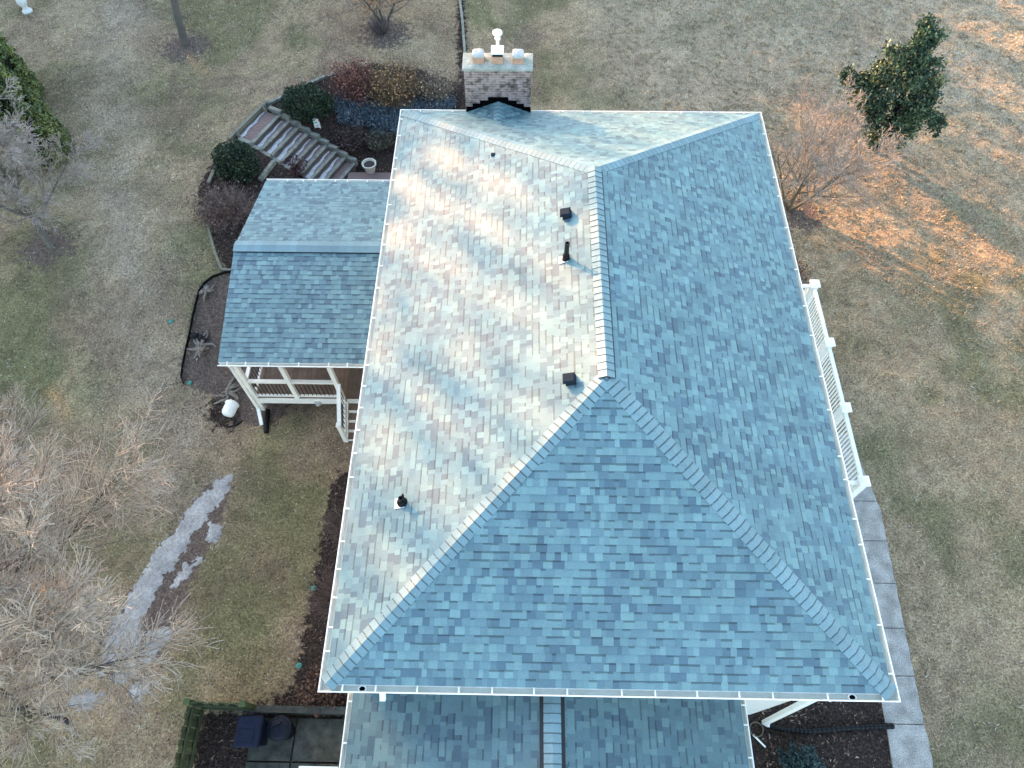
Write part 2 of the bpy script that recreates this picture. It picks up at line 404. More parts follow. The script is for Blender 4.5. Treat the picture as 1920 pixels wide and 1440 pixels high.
def shingle_plane(mb, pts, exposure=.143, kt=1.0):
    """pts: convex outline, first edge = eave, counter-clockwise seen from above"""
    P = [Vector(p) for p in pts]; O = P[0]; u = (P[1] - P[0]).normalized(); n = None
    for q in P[2:]:
        c = u.cross(q - O)
        if c.length > 1e-4: n = c.normalized(); break
    if n.z < 0: n = -n
    v = n.cross(u).normalized()
    uv = [((p - O).dot(u), (p - O).dot(v)) for p in P]
    umin, umax = min(a for a, _ in uv), max(a for a, _ in uv); vmax = max(b for _, b in uv)
    mb.face([p - n * .02 for p in P], (.05, .06, .07))
    L = lambda a, b, h: O + u * a + v * b + n * h
    k = 0
    while k * exposure < vmax - .01:
        v0, v1 = k * exposure, (k + 1) * exposure
        a = umin - random.uniform(0, .6); prev = None
        run = 0; runc = None
        while a < umax:
            wd = random.choice((.08, .10, .12, .14, .16, .19)) * random.uniform(.85, 1.15); b = a + wd
            high = random.random() < .5
            t = .009 if high else .005
            col = tuple(c_ * kt for c_ in tone())
            def hh(vv): return t * (1 - (vv - v0) / exposure) + .0015
            bt = v1 + .012
            band = (not high) and random.random() < .85
            vb = v1 - random.uniform(.028, .042)
            q = clip(uv, [(a, v0), (b, v0), (b, vb if band else bt), (a, vb if band else bt)])
            if len(q) > 2: mb.face([L(x, y, hh(y)) for x, y in q], col)
            if band:
                q = clip(uv, [(a, vb), (b, vb), (b, bt), (a, bt)])
                if len(q) > 2: mb.face([L(x, y, hh(y)) for x, y in q], tuple(c * .52 for c in col))
            q = clip(uv, [(a, v0), (b, v0), (b, v0 + .001), (a, v0 + .001)])
            if len(q) > 2:
                x0, x1 = min(x for x, _ in q), max(x for x, _ in q)
                mb.face([L(x0, v0, -.006), L(x1, v0, -.006), L(x1, v0, t + .0015), L(x0, v0, t + .0015)], tuple(c * .45 for c in col))
            if high and len(q) > 2:
                for xx in (a, b):
                    if x0 - 1e-6 <= xx <= x1 + 1e-6:
                        mb.face([L(xx, v0, 0), L(xx, v1, 0), L(xx, v0, t + .0015)], tuple(c * .5 for c in col))
            a = b
        k += 1
def cap_run(mb, p0, p1, nl, nr, exposure=.150, wd=.168, lift=0.0, band=.026, dark=.40):
    """overlapping hip or ridge caps from p0 (low end) to p1"""
    p0, p1 = Vector(p0), Vector(p1); d = (p1 - p0); Lg = d.length; d.normalize()
    nl, nr = Vector(nl).normalized(), Vector(nr).normalized(); up = (nl + nr).normalized()
    dl = nl.cross(d); dr = nr.cross(d)
    if dl.dot(up) > 0: dl = -dl
    if dr.dot(up) > 0: dr = -dr
    if dl.dot(dr) > .9: dr = -dr
    n = max(1, int(round(Lg / exposure))); e = Lg / n
    for i in range(n):
        k = random.uniform(.9, 1.08); c = tuple(v * k for v in (.165, .265, .285))
        s0, s1 = i * e, min(Lg, (i + 1) * e + .02)
        row = []
        for s_, h in ((s0, .018 + lift), (s1, .006 + lift)):
            q = p0 + d * s_
            row.append([q + dl * wd + nl * h, q + dl * wd * .55 + nl * h, q + dl * wd * .2 + (nl * .75 + up * .25) * (h + .002), q + up * (h + .006), q + dr * wd * .2 + (nr * .75 + up * .25) * (h + .002), q + dr * wd * .55 + nr * h, q + dr * wd + nr * h])
        A, B = row
        dk = tuple(v * dark for v in c); fr = max(.55, 1 - band / (s1 - s0) - (.02 / (s1 - s0) if s1 - s0 > e + .001 else 0))  # dark strip paints the shadow line below the next cap's edge
        Cm = [a.lerp(b, fr) for a, b in zip(A, B)]
        for j in range(6): mb.face([A[j], A[j + 1], Cm[j + 1], Cm[j]], c); mb.face([Cm[j], Cm[j + 1], B[j + 1], B[j]], dk)
        low = [A[0] - nl * .03] + [a - up * .022 for a in A[1:6]] + [A[6] - nr * .03]
        dk = tuple(v * .35 for v in c)
        for j in range(6): mb.face([low[j], low[j + 1], A[j + 1], A[j]], dk)
        for j, nn in ((0, nl), (6, nr)): mb.face([A[j], B[j], B[j] - nn * (.012 + lift), A[j] - nn * (.03 + lift)], dk)

def gutter(mb, a, b, out, z, m0=0.0, m1=0.0, wd=.13, dp=.10):
    """K-style trough from a to b (roof edge line), opening upward; m0, m1 extend the ends per metre of offset (mitres)"""
    a, b = Vector((*a, 0)), Vector((*b, 0)); d = (b - a).normalized(); o = Vector((*out, 0))
    prof = [(0, .0), (0, -dp), (wd * .62, -dp), (wd * .74, -dp * .62), (wd * .97, -dp * .30), (wd, 0), (wd - .022, .0), (wd - .022, -.012), (wd - .006, -.014), (wd * .90, -dp * .33), (wd * .68, -dp * .60), (wd * .58, -dp + .006), (.006, -dp + .006), (.006, 0)]
    R = []
    for base, mm, sg in ((a, m0, -1), (b, m1, 1)):
        R.append([base + o * q + d * (sg * mm * q) + Vector((0, 0, z + h)) for q, h in prof])
    n = len(prof)
    for j in range(n): mb.face([R[0][j], R[1][j], R[1][(j + 1) % n], R[0][(j + 1) % n]], (.74, .76, .72) if j in (8, 9, 10, 11) else (1.08, 1.08, 1.1))
    mb.face(R[0][::-1], W1); mb.face(R[1], W1)

BRK = {}
def brackets(parent, a, b, out, z, spacing, wd=.13):
    a, b = Vector((*a, 0)), Vector((*b, 0)); L = (b - a).length; d = (b - a).normalized(); o = Vector((*out, 0))
    n = int(L / spacing); t = spacing * .4
    key = (round(out[0]), round(out[1]), wd)
    while t < L - .1:
        p = a + d * t + Vector((0, 0, z)) + o * (wd * .5)
        if key not in BRK:
            mb = MB(); mb.beam(p - o * wd * .5, p + o * (wd * .5 - .01), .026, .012); 
            mb.beam(p - o * wd * .5 + Vector((0, 0, -.01)), p - o * wd * .5 + Vector((0, 0, .02)), .05, .012)
            me_o = mb.build('gutter_bracket', M_white, parent)
            for vtx in me_o.data.vertices: vtx.co -= (p - ORG[parent.name])
            me_o.location = p - ORG[parent.name]; BRK[key] = me_o
        else: copy_part(BRK[key], parent, p)
        t += spacing * random.choice((.62, .8, 1.0, 1.0, 1.3))

# ------------------------------------------------------------------ the house
GX, GY = 5.0, 7.49                                     # outer gutter line
RX, RY = 4.87, 7.36                                    # shingle edge
ZR = H + .4262 * 5.0                                   # ridge
ZE = H + .035
YF, YB = -GY + 5.137, GY - 4.537                       # ends of the ridge
house = thing('house', 'large white house under a blue grey hip roof with a brick chimney', 'house', (0, 0, 0))
mb = MB()
A, B_, C_, D_ = (-RX, -RY, ZE), (RX, -RY, ZE), (RX, RY, ZE), (-RX, RY, ZE)
RF, RB = (0, YF, ZR), (0, YB, ZR)
shingle_plane(mb, [A, B_, RF])
shingle_plane(mb, [B_, C_, RB, RF])
shingle_plane(mb, [C_, D_, RB])
shingle_plane(mb, [D_, A, RF, RB])
roof = mb.build('roof', M_shingle, house)
def nrm(a, b, c):
    n = (Vector(b) - Vector(a)).cross(Vector(c) - Vector(a)).normalized(); return n if n.z > 0 else -n
nF, nR, nB, nL = nrm(A, B_, RF), nrm(B_, C_, RB), nrm(C_, D_, RB), nrm(D_, A, RF)
for p0, p1, n1, n2 in ((A, RF, nL, nF), (B_, RF, nF, nR), (C_, RB, nR, nB), (D_, RB, nB, nL)):
    mb = MB(); cap_run(mb, p0, Vector(p1) - (Vector(p1) - Vector(p0)).normalized() * .05, n1, n2); mb.build('hip_cap', M_shingle, house)
mb = MB()                                              # raised ridge vent under its own caps
cap_run(mb, (0, YF - .02, ZR), (0, YB + .05, ZR), nL, nR, .16, .15, .032, .015, .75)
mb.build('ridge_cap', M_shingle, house)
mb = MB()
for sx, nn in ((-1, nL), (1, nR)):
    d = Vector((sx * .93, 0, -.39)) * (.86 if sx < 0 else 1); q0, q1 = Vector((0, YF, ZR)), Vector((0, YB, ZR))
    mb.hexa([q0 + nn * .004, q1 + nn * .004, q1 + d * .178 + nn * .004, q0 + d * .178 + nn * .004, q0 + nn * .034, q1 + nn * .034, q1 + d * .178 + nn * .030, q0 + d * .178 + nn * .030])
mb.build('ridge_vent', M_black, house)
# walls
WXL, WXR, WYF, WYB = -4.5, 4.0, -7.2, 6.95
mb = MB(); mb.box((WXL, WYF, -.1), (WXR, WYB, 5.62))
z = .35
while z < 5.5:                                          # lapped siding
    for a, b in (((WXL - .012, WYF - .012), (WXR + .012, WYF)), ((WXL - .012, WYB), (WXR + .012, WYB + .012)), ((WXL - .012, WYF), (WXL, WYB)), ((WXR, WYF), (WXR + .012, WYB))):
        mb.box((*a, z), (*b, z + .10))
    z += .115
mb.build('wall', M_siding, house)
mb = MB(); mb.box((-RX + .02, -RY + .02, 5.66), (RX - .02, RY - .02, 5.70))
for a, b in (((-RX, -RY), (RX, -RY + .02)), ((-RX, RY - .02), (RX, RY)), ((-RX, -RY), (-RX + .02, RY)), ((RX - .02, -RY), (RX, RY))): mb.box((*a, 5.62), (*b, 5.80))
mb.build('soffit', M_white, house)
# gutters
for a, b, o, mm, spc in (((-RX, -RY), (RX, -RY), (0, -1), (1, 1), .72), ((RX, -RY), (RX, RY), (1, 0), (1, 1), .82), ((-RX, RY), (-RX, -RY), (-1, 0), (1, 1), .66),
                        ((RX, RY), (-1.36, RY), (0, 1), (1, 0), .9), ((-3.18, RY), (-RX, RY), (0, 1), (0, 1), .9)):
    mb = MB(); gutter(mb, a, b, o, H, *mm); gt = mb.build('gutter', M_gutter, house)
    brackets(gt, a, b, o, H - .004, spc)
    if o == (0, -1): front_gutter = gt
for px in (680, 1597):                                  # open outlets in the front gutter
    p = atz(px, 1288 if px == 680 else 1307, H - .09); p.y = -RY - .055
    mb = MB(); mb.lathe((p.x, p.y, H - .093), [(.058, 0), (.066, 0), (.066, .028), (.046, .028), (.046, .002)], 20, None, 1.15, .85)
    ol = mb.build('gutter_outlet', M_white, front_gutter)
    mb = MB(); mb.lathe((p.x, p.y, H - .085), [(.001, 0), (.046, 0), (.046, .016), (.001, .016)], 18, None, 1.15, .85)
    mb.build('outlet_hole', M_flash, front_gutter)
p = atz(715, 1308, 5.62)
mb = MB(); mb.hexa([(p.x - .05, -7.46, 5.52), (p.x + .05, -7.46, 5.52), (p.x + .05, -7.36, 5.52), (p.x - .05, -7.36, 5.52), (p.x - .05, -7.46, 5.70), (p.x + .05, -7.46, 5.70), (p.x + .05, -7.36, 5.70), (p.x - .05, -7.36, 5.70)])
mb.beam((p.x, -7.43, 5.54), (p.x, -7.56, 5.44), .1, .075)
mb.build('downspout', M_white, house)
mb = MB(); mb.beam((3.86, -7.42, 5.62), (3.95, -7.30, 5.0), .11, .08); mb.beam((3.95, -7.30, 5.02), (4.40, -7.36, .2), .15, .09); mb.beam((4.40, -7.36, .22), (4.52, -7.40, .08), .12, .09)
mb.build('downspout', M_white, house)
# roof vents on the left slope
def onroof(x, y): return Vector((x, y, ZE + (ZR - ZE) * (x + RX) / RX))
def box_vent(x, y):
    p = onroof(x, y) + nL * .012; v = Vector((RX, 0, ZR - ZE)).normalized(); u = Vector((0, 1, 0)); n = nL
    mb = MB(); q = lambda a, b, h: p + u * a + v * b + n * h
    mb.hexa([q(-.10, -.11, .006), q(.10, -.11, .006), q(.10, .10, .006), q(-.10, .10, .006), q(-.085, -.06, .15), q(.085, -.06, .15), q(.085, .09, .12), q(-.085, .09, .12)])
    mb.hexa([q(-.105, -.135, .10), q(.105, -.135, .10), q(.105, .11, .10), q(-.105, .11, .10), q(-.085, -.10, .165), q(.085, -.10, .165), q(.085, .09, .135), q(-.085, .09, .135)])
    mb.build('box_vent', M_ventgrey, house)
M_ventgrey = mat('grey_painted_vent', (.016, .024, .034), .8, False, .15, 9, spec=.08)
box_vent(-.60, 1.80); box_vent(-.62, -2.30)
p = onroof(-.66, .62)
mb = MB(); v = Vector((RX, 0, ZR - ZE)).normalized()
qq = lambda a, b, h: p + Vector((0, 1, 0)) * a + v * b + nL * h
mb.hexa([qq(-.09, -.15, .016), qq(.09, -.15, .016), qq(.09, .06, .016), qq(-.09, .06, .016), qq(-.09, -.15, .022), qq(.09, -.15, .022), qq(.09, .06, .022), qq(-.09, .06, .022)])
base_plate = mb.build('vent_flange', M_white, house)
mb = MB(); mb.tube([p - Vector((0, 0, .05)), p + Vector((0, 0, .13)), p + Vector((0, 0, .16))], [.085, .075, .058], 18)
mb.build('pipe_boot', M_blackplastic, house)
mb = MB(); mb.lathe(p, [(.05, .1), (.05, .50), (.033, .50), (.033, .30)], 18)
mb.build('vent_pipe', M_black, house)
mb = MB(); mb.lathe(p, [(.001, .30), (.0325, .30), (.0325, .305), (.001, .305)], 14); mb.build('pipe_bore', M_flash, house)
p = onroof(-3.77, -4.22)
qq2 = lambda a, b, h: p + Vector((0, 1, 0)) * a + v * b + nL * h
mb = MB(); mb.hexa([qq2(-.11, -.16, .016), qq2(.10, -.16, .016), qq2(.10, .06, .016), qq2(-.11, .06, .016), qq2(-.11, -.16, .022), qq2(.10, -.16, .022), qq2(.10, .06, .022), qq2(-.11, .06, .022)])
mb.build('vent_flange', M_white, house)
mb = MB(); mb.lathe(p, [(.10, -.03), (.10, .05), (.06, .10), (.05, .12), (.05, .24), (.03, .24), (.03, .16)], 20); mb.tube([p + Vector((.03, .04, .14)), p + Vector((.035, .06, .27))], .022, 8)
mb.build('vent_pipe', M_blackplastic, house)
mb = MB(); pp = onroof(-2.29, 4.44) + nL * .02
mb.box((pp.x - .05, pp.y - .04, pp.z - .02), (pp.x + .05, pp.y + .04, pp.z + .02)); mb.build('roof_patch', M_ventgrey, house)
# chimney
CX0, CX1, CY0, CY1, CT = -3.15, -1.38, 7.34, 7.93, 7.16
CM = (CX0 + CX1) / 2
mb = MB(); mb.box((CX0, CY0, -.1), (CX1, CY1, CT))
chim = mb.build('chimney', M_brick, house)
mb = MB()
q0 = [(CX0 - .035, CY0 - .035), (CX1 + .035, CY0 - .035), (CX1 + .035, CY1 + .035), (CX0 - .035, CY1 + .035)]
q1 = [(CX0 + .16, CY0 + .17), (CX1 - .16, CY0 + .17), (CX1 - .16, CY1 - .17), (CX0 + .16, CY1 - .17)]
mb.hexa([(*a, CT) for a in q0] + [(*a, CT + .06) for a in q0]); mb.hexa([(*a, CT + .06) for a in q0] + [(*a, CT + .10) for a in q1])
mb.build('crown_slab', M_crown, chim)
for i, fx in enumerate((-.50, .0, .53)):
    x, y = CM + fx, CY0 + .27; hw = .145
    mb = MB(); zt = CT + .26 + (.03 if i == 1 else 0)
    mb.hexa([(x - hw, y - hw, CT + .06), (x + hw, y - hw, CT + .06), (x + hw, y + hw, CT + .06), (x - hw, y + hw, CT + .06), (x - hw * .97, y - hw * .97, zt), (x + hw * .97, y - hw * .97, zt), (x + hw * .97, y + hw * .97, zt), (x - hw * .97, y + hw * .97, zt)])
    mb.build('flue_tile', M_terra, chim)
    mb = MB()
    if i != 1:
        prev = None
        for j, (k, hgt) in enumerate(((1.04, 0), (1.06, .03), (1.0, .065), (.8, .09), (.45, .105))):
            sq = [(x + hw * k * math.copysign(abs(math.cos(t)) ** .35, math.cos(t)), y + hw * k * math.copysign(abs(math.sin(t)) ** .35, math.sin(t)), zt + hgt + random.uniform(-.006, .006)) for t in [2 * math.pi * q / 24 for q in range(24)]]
            if prev:
                for q in range(24): mb.face([prev[q], prev[(q + 1) % 24], sq[(q + 1) % 24], sq[q]])
            prev = sq
        mb.face(prev); mb.build('flue_cover', M_fluecap, chim, smooth=True)
    else:
        for q in range(11):
            for sy in (-1, 1): mb.box((x - hw + q * hw * .2 - .004, y + sy * hw * .95 - .004, zt), (x - hw + q * hw * .2 + .004, y + sy * hw * .95 + .004, zt + .08))
        mb.box((x - hw * .9, y - hw * .9, zt), (x + hw * .9, y + hw * .9, zt + .06)); mb.build('flue_screen', M_ventgrey, chim)
        mb = MB(); mb.box((x - hw * 1.12, y - hw * 1.12, zt + .08), (x + hw * 1.12, y + hw * 1.12, zt + .12)); mb.build('flue_lid', M_white, chim)
        mb = MB(); mb.lathe((x + .01, y + .03, zt + .12), [(.042, 0), (.042, .26), (.075, .27), (.075, .31), (.05, .33), (.05, .40), (.11, .40), (.13, .43), (.12, .47), (.07, .50), (.02, .51)], 20)
        mb.build('flue_pipe', M_white, chim, smooth=False)
zb = ZE - .05
mb = MB()
for hw, z0, z1 in ((.885, zb, 6.03), (.70, 6.03, 6.13), (.50, 6.13, 6.23), (.275, 6.23, 6.34)):
    mb.box((CM - hw, CY0 - .012, z0), (CM + hw, CY0 + .001, z1))
mb.build('stepped_flashing', M_flash, chim)
mb = MB()                                              # cricket behind the chimney
ap = Vector((CM, CY0 - .014, ZE + .37)); bl = Vector((CX0 + .02, CY0 - .014, ZE + .02)); br_ = Vector((CX1 - .02, CY0 - .014, ZE + .02))
slopeB = (ZR - ZE) / (RY - YB)
tip = Vector((CM, CY0 - .37 / slopeB, ZE + .385))
shingle_plane(mb, [tip, ap + Vector((0, 0, .0)), bl][::-1] if False else [bl, tip, ap]); shingle_plane(mb, [tip, br_, ap])
mb.build('roof_cricket', M_shingle, house)
mb = MB(); n1 = nrm(bl, tip, ap); n2 = nrm(tip, br_, ap)
cap_run(mb, tip, ap, n1, n2, .14, .11, 0, .012, .6); mb.build('ridge_cap', M_shingle, house)

# garage wing
GE, GR, GXL, GXR, GM = 4.2, 5.38, -4.72, 2.72, -.94
mb = MB()
shingle_plane(mb, [(GXL, -7.22, GE), (GXL, -13.5, GE), (GM, -13.5, GR), (GM, -7.22, GR)], kt=.72)  # darker shingle tone paints in the shade beside the house wall
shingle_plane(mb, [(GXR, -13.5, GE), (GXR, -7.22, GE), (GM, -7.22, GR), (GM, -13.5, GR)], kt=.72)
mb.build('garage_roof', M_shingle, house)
n1 = nrm((GXL, -7.2, GE), (GXL, -13.5, GE), (GM, -13.5, GR)); n2 = nrm((GXR, -13.5, GE), (GXR, -7.2, GE), (GM, -7.2, GR))
mb = MB(); cap_run(mb, (GM, -13.5, GR), (GM, -7.24, GR), n1, n2, .155, .145, .035, .022, .45); mb.build('ridge_cap', M_shingle, house)
mb = MB()
for sx, nn in ((-1, n1), (1, n2)):
    d = Vector((sx * .953, 0, -.30)); q0, q1 = Vector((GM, -13.5, GR)), Vector((GM, -7.24, GR))
    mb.hexa([q0 + nn * .004, q1 + nn * .004, q1 + d * .222 + nn * .004, q0 + d * .222 + nn * .004, q0 + nn * .034, q1 + nn * .034, q1 + d * .222 + nn * .034, q0 + d * .222 + nn * .034])
mb.build('ridge_vent', M_black, house)
mb = MB(); mb.box((GXL + .35, -13.2, -.1), (GXR - .35, -7.23, GE - .02)); mb.build('garage_wall', M_siding, house)
for a, b, o in (((GXL, -7.24), (GXL, -13.5), (-1, 0)), ((GXR, -13.5), (GXR, -7.24), (1, 0))):
    mb = MB(); gutter(mb, a, b, o, GE - .02, wd=.11); gt = mb.build('gutter', M_gutter, house); brackets(gt, a, b, o, GE - .024, .55, .11)

# ------------------------------------------------------------------ covered deck on the left
DX0, DX1, DYF, DYB, DZ = -9.4, WXL, 1.05, 7.4, .75
EVZ, DRZ, DEF, DEB, DRY = 2.95, 3.74, .92, 7.62, 4.27
RXL, RXR = -9.66, -4.52
deck = thing('covered_deck', 'white railed back deck under a low blue grey shingled gable roof beside the house', 'deck', (-7, 4.2, 0))
mb = MB()
shingle_plane(mb, [(RXL, DEF, EVZ), (RXR, DEF, EVZ), (RXR, DRY, DRZ), (RXL, DRY, DRZ)])
shingle_plane(mb, [(RXR, DEB, EVZ), (RXL, DEB, EVZ), (RXL, DRY, DRZ), (RXR, DRY, DRZ)])
mb.build('roof', M_shingle, deck)
n1 = nrm((RXL, DEF, EVZ), (RXR, DEF, EVZ), (RXR, DRY, DRZ)); n2 = nrm((RXR, DEB, EVZ), (RXL, DEB, EVZ), (RXL, DRY, DRZ))
mb = MB(); cap_run(mb, (RXL, DRY, DRZ), (RXR, DRY, DRZ), n1, n2, .2, .19, .04, .01, .9); mb.build('ridge_cap', M_shingle, deck)
mb = MB()
for sy, nn in ((-1, n1), (1, n2)):
    d = Vector((0, sy * .97, -.23)); q0, q1 = Vector((RXL + .1, DRY, DRZ)), Vector((RXR, DRY, DRZ))
    mb.hexa([q0 + nn * .004, q1 + nn * .004, q1 + d * .2 + nn * .004, q0 + d * .2 + nn * .004, q0 + nn * .036, q1 + nn * .036, q1 + d * .2 + nn * .036, q0 + d * .2 + nn * .036])
mb.build('ridge_vent', M_black, deck)
mb = MB()                                              # fascia and rake boards, ceiling
mb.box((RXL + .02, DEF + .02, EVZ - .16), (RXR, DEF + .05, EVZ - .01)); mb.box((RXL + .02, DEB - .05, EVZ - .16), (RXR, DEB - .02, EVZ - .01))
mb.beam((RXL + .03, DEF + .03, EVZ - .09), (RXL + .03, DRY, DRZ - .09), .03, .14); mb.beam((RXL + .03, DEB - .03, EVZ - .09), (RXL + .03, DRY, DRZ - .09), .03, .14)
mb.box((RXL + .1, DEF + .06, EVZ - .15), (RXR, DEB - .06, EVZ - .12)); mb.build('fascia', M_white, deck)
for a, b, o in (((RXL, DEF), (RXR - .4, DEF), (0, -1)), ((RXR - .4, DEB), (RXL, DEB), (0, 1))):
    mb = MB(); gutter(mb, a, b, o, EVZ - .005, wd=.115); gt = mb.build('gutter', M_gutter, deck); brackets(gt, a, b, o, EVZ - .006, .62, .115)
mb = MB()
x = DX0 + .01
while x < DX1 - .05:
    k = random.uniform(.8, 1.2); mb.box((x, DYF, DZ - .03), (min(x + .134, DX1), DYB, DZ), (k, k, k)); x += .141
mb.build('deck_floor', M_deckwood, deck)
mb = MB(); mb.box((DX0 - .02, DYF - .045, DZ - .24), (-6.72, DYF - .003, DZ + .004)); mb.box((DX0 - .045, DYF - .045, DZ - .24), (DX0 - .003, DYB, DZ + .004)); mb.box((-6.68, DYF - .03, DZ - .16), (WXL - .02, DYF - .003, DZ + .004))
mb.build('rim_board', M_white, deck)
mb = MB(); mb.box((DX0 + .1, DYF + .12, DZ - .16), (DX1, DYB, DZ - .035)); 
for xx in (-9.2, -7.0, -4.9): mb.box((xx - .07, DYF + .2, -.1), (xx + .07, DYF + .34, DZ - .16)); mb.box((xx - .07, DYB - .3, -.1), (xx + .07, DYB - .16, DZ - .16))
mb.build('deck_frame', M_black, deck)
PX = (-9.36, -8.13, -6.80)
for xx, yy in ((PX[0], DYF + .02), (PX[1], DYF + .02), (PX[2], DYF + .02), (PX[0], DYB - .1), (PX[0], 4.3)):
    mb = MB(); mb.box((xx - .06, yy - .06, DZ - .12 if xx > -9 or yy > 2 else .02), (xx + .06, yy + .06, EVZ - .13)); mb.build('post', M_white, deck)
mb = MB(); mb.beam((PX[0], DYF + .02, EVZ - .22), (WXL, DYF + .02, EVZ - .22), .12, .16); mb.build('beam', M_white, deck)
def railing(parent, p, q, ztop, zbot, n, barcol, rw=.09, bw=.018, top_h=.05, nm='railing'):
    p, q = Vector(p), Vector(q)
    mb = MB(); up = Vector((0, 0, 1))
    mb.beam(p + up * ztop, q + up * ztop, rw, top_h); mb.beam(p + up * (ztop - .06), q + up * (ztop - .06), rw * .5, .07)
    mb.beam(p + up * zbot, q + up * zbot, rw * .6, .06)
    r = mb.build(nm, M_white, parent); first = None
    for i in range(n):
        b = p.lerp(q, (i + .5) / n)
        if first is None:
            mb = MB(); mb.beam((b.x, b.y, b.z + zbot), (b.x, b.y, b.z + ztop - .05), bw, bw); first = mb.build('baluster', barcol, r)
            for vtx in first.data.vertices: vtx.co -= (b - ORG[parent.name])
            first.location = b - ORG[parent.name]
        else: copy_part(first, r, b)
    return r
railing(deck, (PX[0] + .06, DYF + .02, DZ), (PX[1] - .06, DYF + .02, DZ), .95, .13, 10, M_black, .10)
railing(deck, (PX[1] + .06, DYF + .02, DZ), (PX[2] - .06, DYF + .02, DZ), .95, .13, 10, M_black, .10)
railing(deck, (PX[0], DYF + .08, DZ), (PX[0], 4.24, DZ), .95, .13, 24, M_black, .10)
railing(deck, (PX[0], 4.36, DZ), (PX[0], DYB - .16, DZ), .95, .13, 24, M_black, .10)
# steps down beside the wall
nst = 4
for i in range(nst):
    zz = DZ - (i + 1) * DZ / 5; y0 = DYF - .05 - i * .245
    mb = MB(); mb.box((-6.62, y0 - .245, zz - .035), (WXL - .02, y0 + .01, zz), (1.1, 1, .95)); t = mb.build('step_tread', M_deckwood, deck)
    mb = MB(); mb.box((-6.62, y0 - .015, zz + .001), (WXL - .02, y0 + .008, zz + DZ / 5 - .037)); mb.box((-6.62, y0 - .262, zz - .075), (WXL - .02, y0 - .248, zz + .003)); mb.build('step_riser', M_white, deck)
mb = MB(); mb.beam((-6.66, DYF - .02, DZ - .12), (-6.66, DYF - 1.03, -.02), .04, .22); mb.build('stringer', M_white, deck)
rp0, rp1 = Vector((-6.72, DYF - .02, DZ)), Vector((-6.72, DYF - 1.0, 0.02))
mb = MB(); mb.beam(rp0 + Vector((0, 0, .92)), rp1 + Vector((0, 0, .92)), .11, .06); mb.beam(rp0 + Vector((0, 0, .14)), rp1 + Vector((0, 0, .14)), .06, .06)
mb.box((rp1.x - .055, rp1.y - .06, -.05), (rp1.x + .055, rp1.y + .05, 1.02)); mb.box((rp1.x - .07, rp1.y - .075, 1.02), (rp1.x + .07, rp1.y + .065, 1.06))
sr = mb.build('stair_rail', M_white, deck)
for i in range(8):
    b = rp0.lerp(rp1, (i + .6) / 8.5); mb = MB(); mb.beam(b + Vector((0, 0, .14)), b + Vector((0, 0, .9)), .018, .018); mb.build('baluster', M_black, sr)
mb = MB()                                              # corner downspout with a kicked-out foot
mb.beam((-9.40, DEF - .05, EVZ - .10), (-9.44, DYF - .09, EVZ - .34), .075, .06); mb.beam((-9.44, DYF - .09, EVZ - .32), (-9.44, DYF - .09, .22), .08, .06); mb.beam((-9.44, DYF - .09, .24), (-9.30, DYF - .55, .06), .10, .085)
mb.build('downspout', M_white, deck)
mb = MB(); mb.lathe((-7.55, DYF - .08, DZ - .13), [(.001, -.05), (.085, -.05), (.085, .05), (.001, .05)], 14); mb.build('deck_light', M_fluecap, deck)
# round black drain pipe under the downspout
mb = MB(); pts = [(-9.20, 1.0, .10), (-9.17, .7, .08), (-9.14, .40, .06), (-9.12, .25, .06)]
mb.tube(pts, [.065, .066, .066, .07], 12); 
for i in range(14):
    q = Vector(pts[0]).lerp(Vector(pts[-1]), (i + .5) / 14); mb.tube([q - Vector((0, .012, 0)), q + Vector((0, .012, 0))], .074, 12)
tag(mb.build('drain_pipe', M_blackplastic, None, (-9.16, .6, 0)), 'short black drain pipe lying under the covered deck corner', 'pipe')

# ------------------------------------------------------------------ porch on the right
SX, SZ, SF = 7.24, 1.05, (4.47, 2.37, .26, -1.88)
porch = thing('side_porch', 'narrow white porch with square capped posts and railing along the right eave', 'porch', (6, 1.3, 0))
mb = MB(); y = -1.92
while y < 4.5:
    k = random.uniform(.92, 1.08); mb.box((WXR + .02, y, SZ - .03), (SX + .11, y + .134, SZ), (k, k, k)); y += .139
M_greyboard = mat('painted_grey_boards', (.42, .44, .45), .6, True, .08, 4)
mb.build('porch_floor', M_greyboard, porch)
mb = MB(); mb.box((WXR + .05, -1.93, SZ - .24), (SX + .07, -1.90, SZ - .032)); mb.box((SX + .05, -1.93, SZ - .24), (SX + .08, 4.52, SZ - .032)); mb.box((WXR + .05, 4.49, SZ - .24), (SX + .07, 4.52, SZ - .032)); mb.build('rim_board', M_white, porch)
mb = MB()
for xx in (4.6, SX - .15):
    for yy in (-1.7, 1.3, 4.3): mb.box((xx - .07, yy - .07, -.1), (xx + .07, yy + .07, SZ - .035))
mb.build('porch_frame', M_black, porch)
for yy in SF:
    mb = MB(); mb.box((SX - .10, yy - .10, SZ), (SX + .10, yy + .10, SZ + 1.0)); p_ = mb.build('post', M_white, porch)
    mb = MB(); q = [(SX - .14, yy - .14), (SX + .14, yy - .14), (SX + .14, yy + .14), (SX - .14, yy + .14)]
    mb.hexa([(*a, SZ + 1.0) for a in q] + [(*a, SZ + 1.045) for a in q]); mb.hexa([(*a, SZ + 1.045) for a in q] + [(SX + (a[0] - SX) * .35, yy + (a[1] - yy) * .35, SZ + 1.085) for a in q])
    mb.build('post_cap', M_white, p_)
for a, b in zip(SF[:-1], SF[1:]): railing(porch, (SX, a - .10, SZ), (SX, b + .10, SZ), .92, .10, 16, M_white, .10, .034, .05)
for yy in (SF[0], SF[-1]): railing(porch, (SX - .10, yy, SZ), (SX - 1.1 if yy < 0 else WXR + .02, yy, SZ), .92, .10, 7 if yy < 0 else 18, M_white, .09, .034)
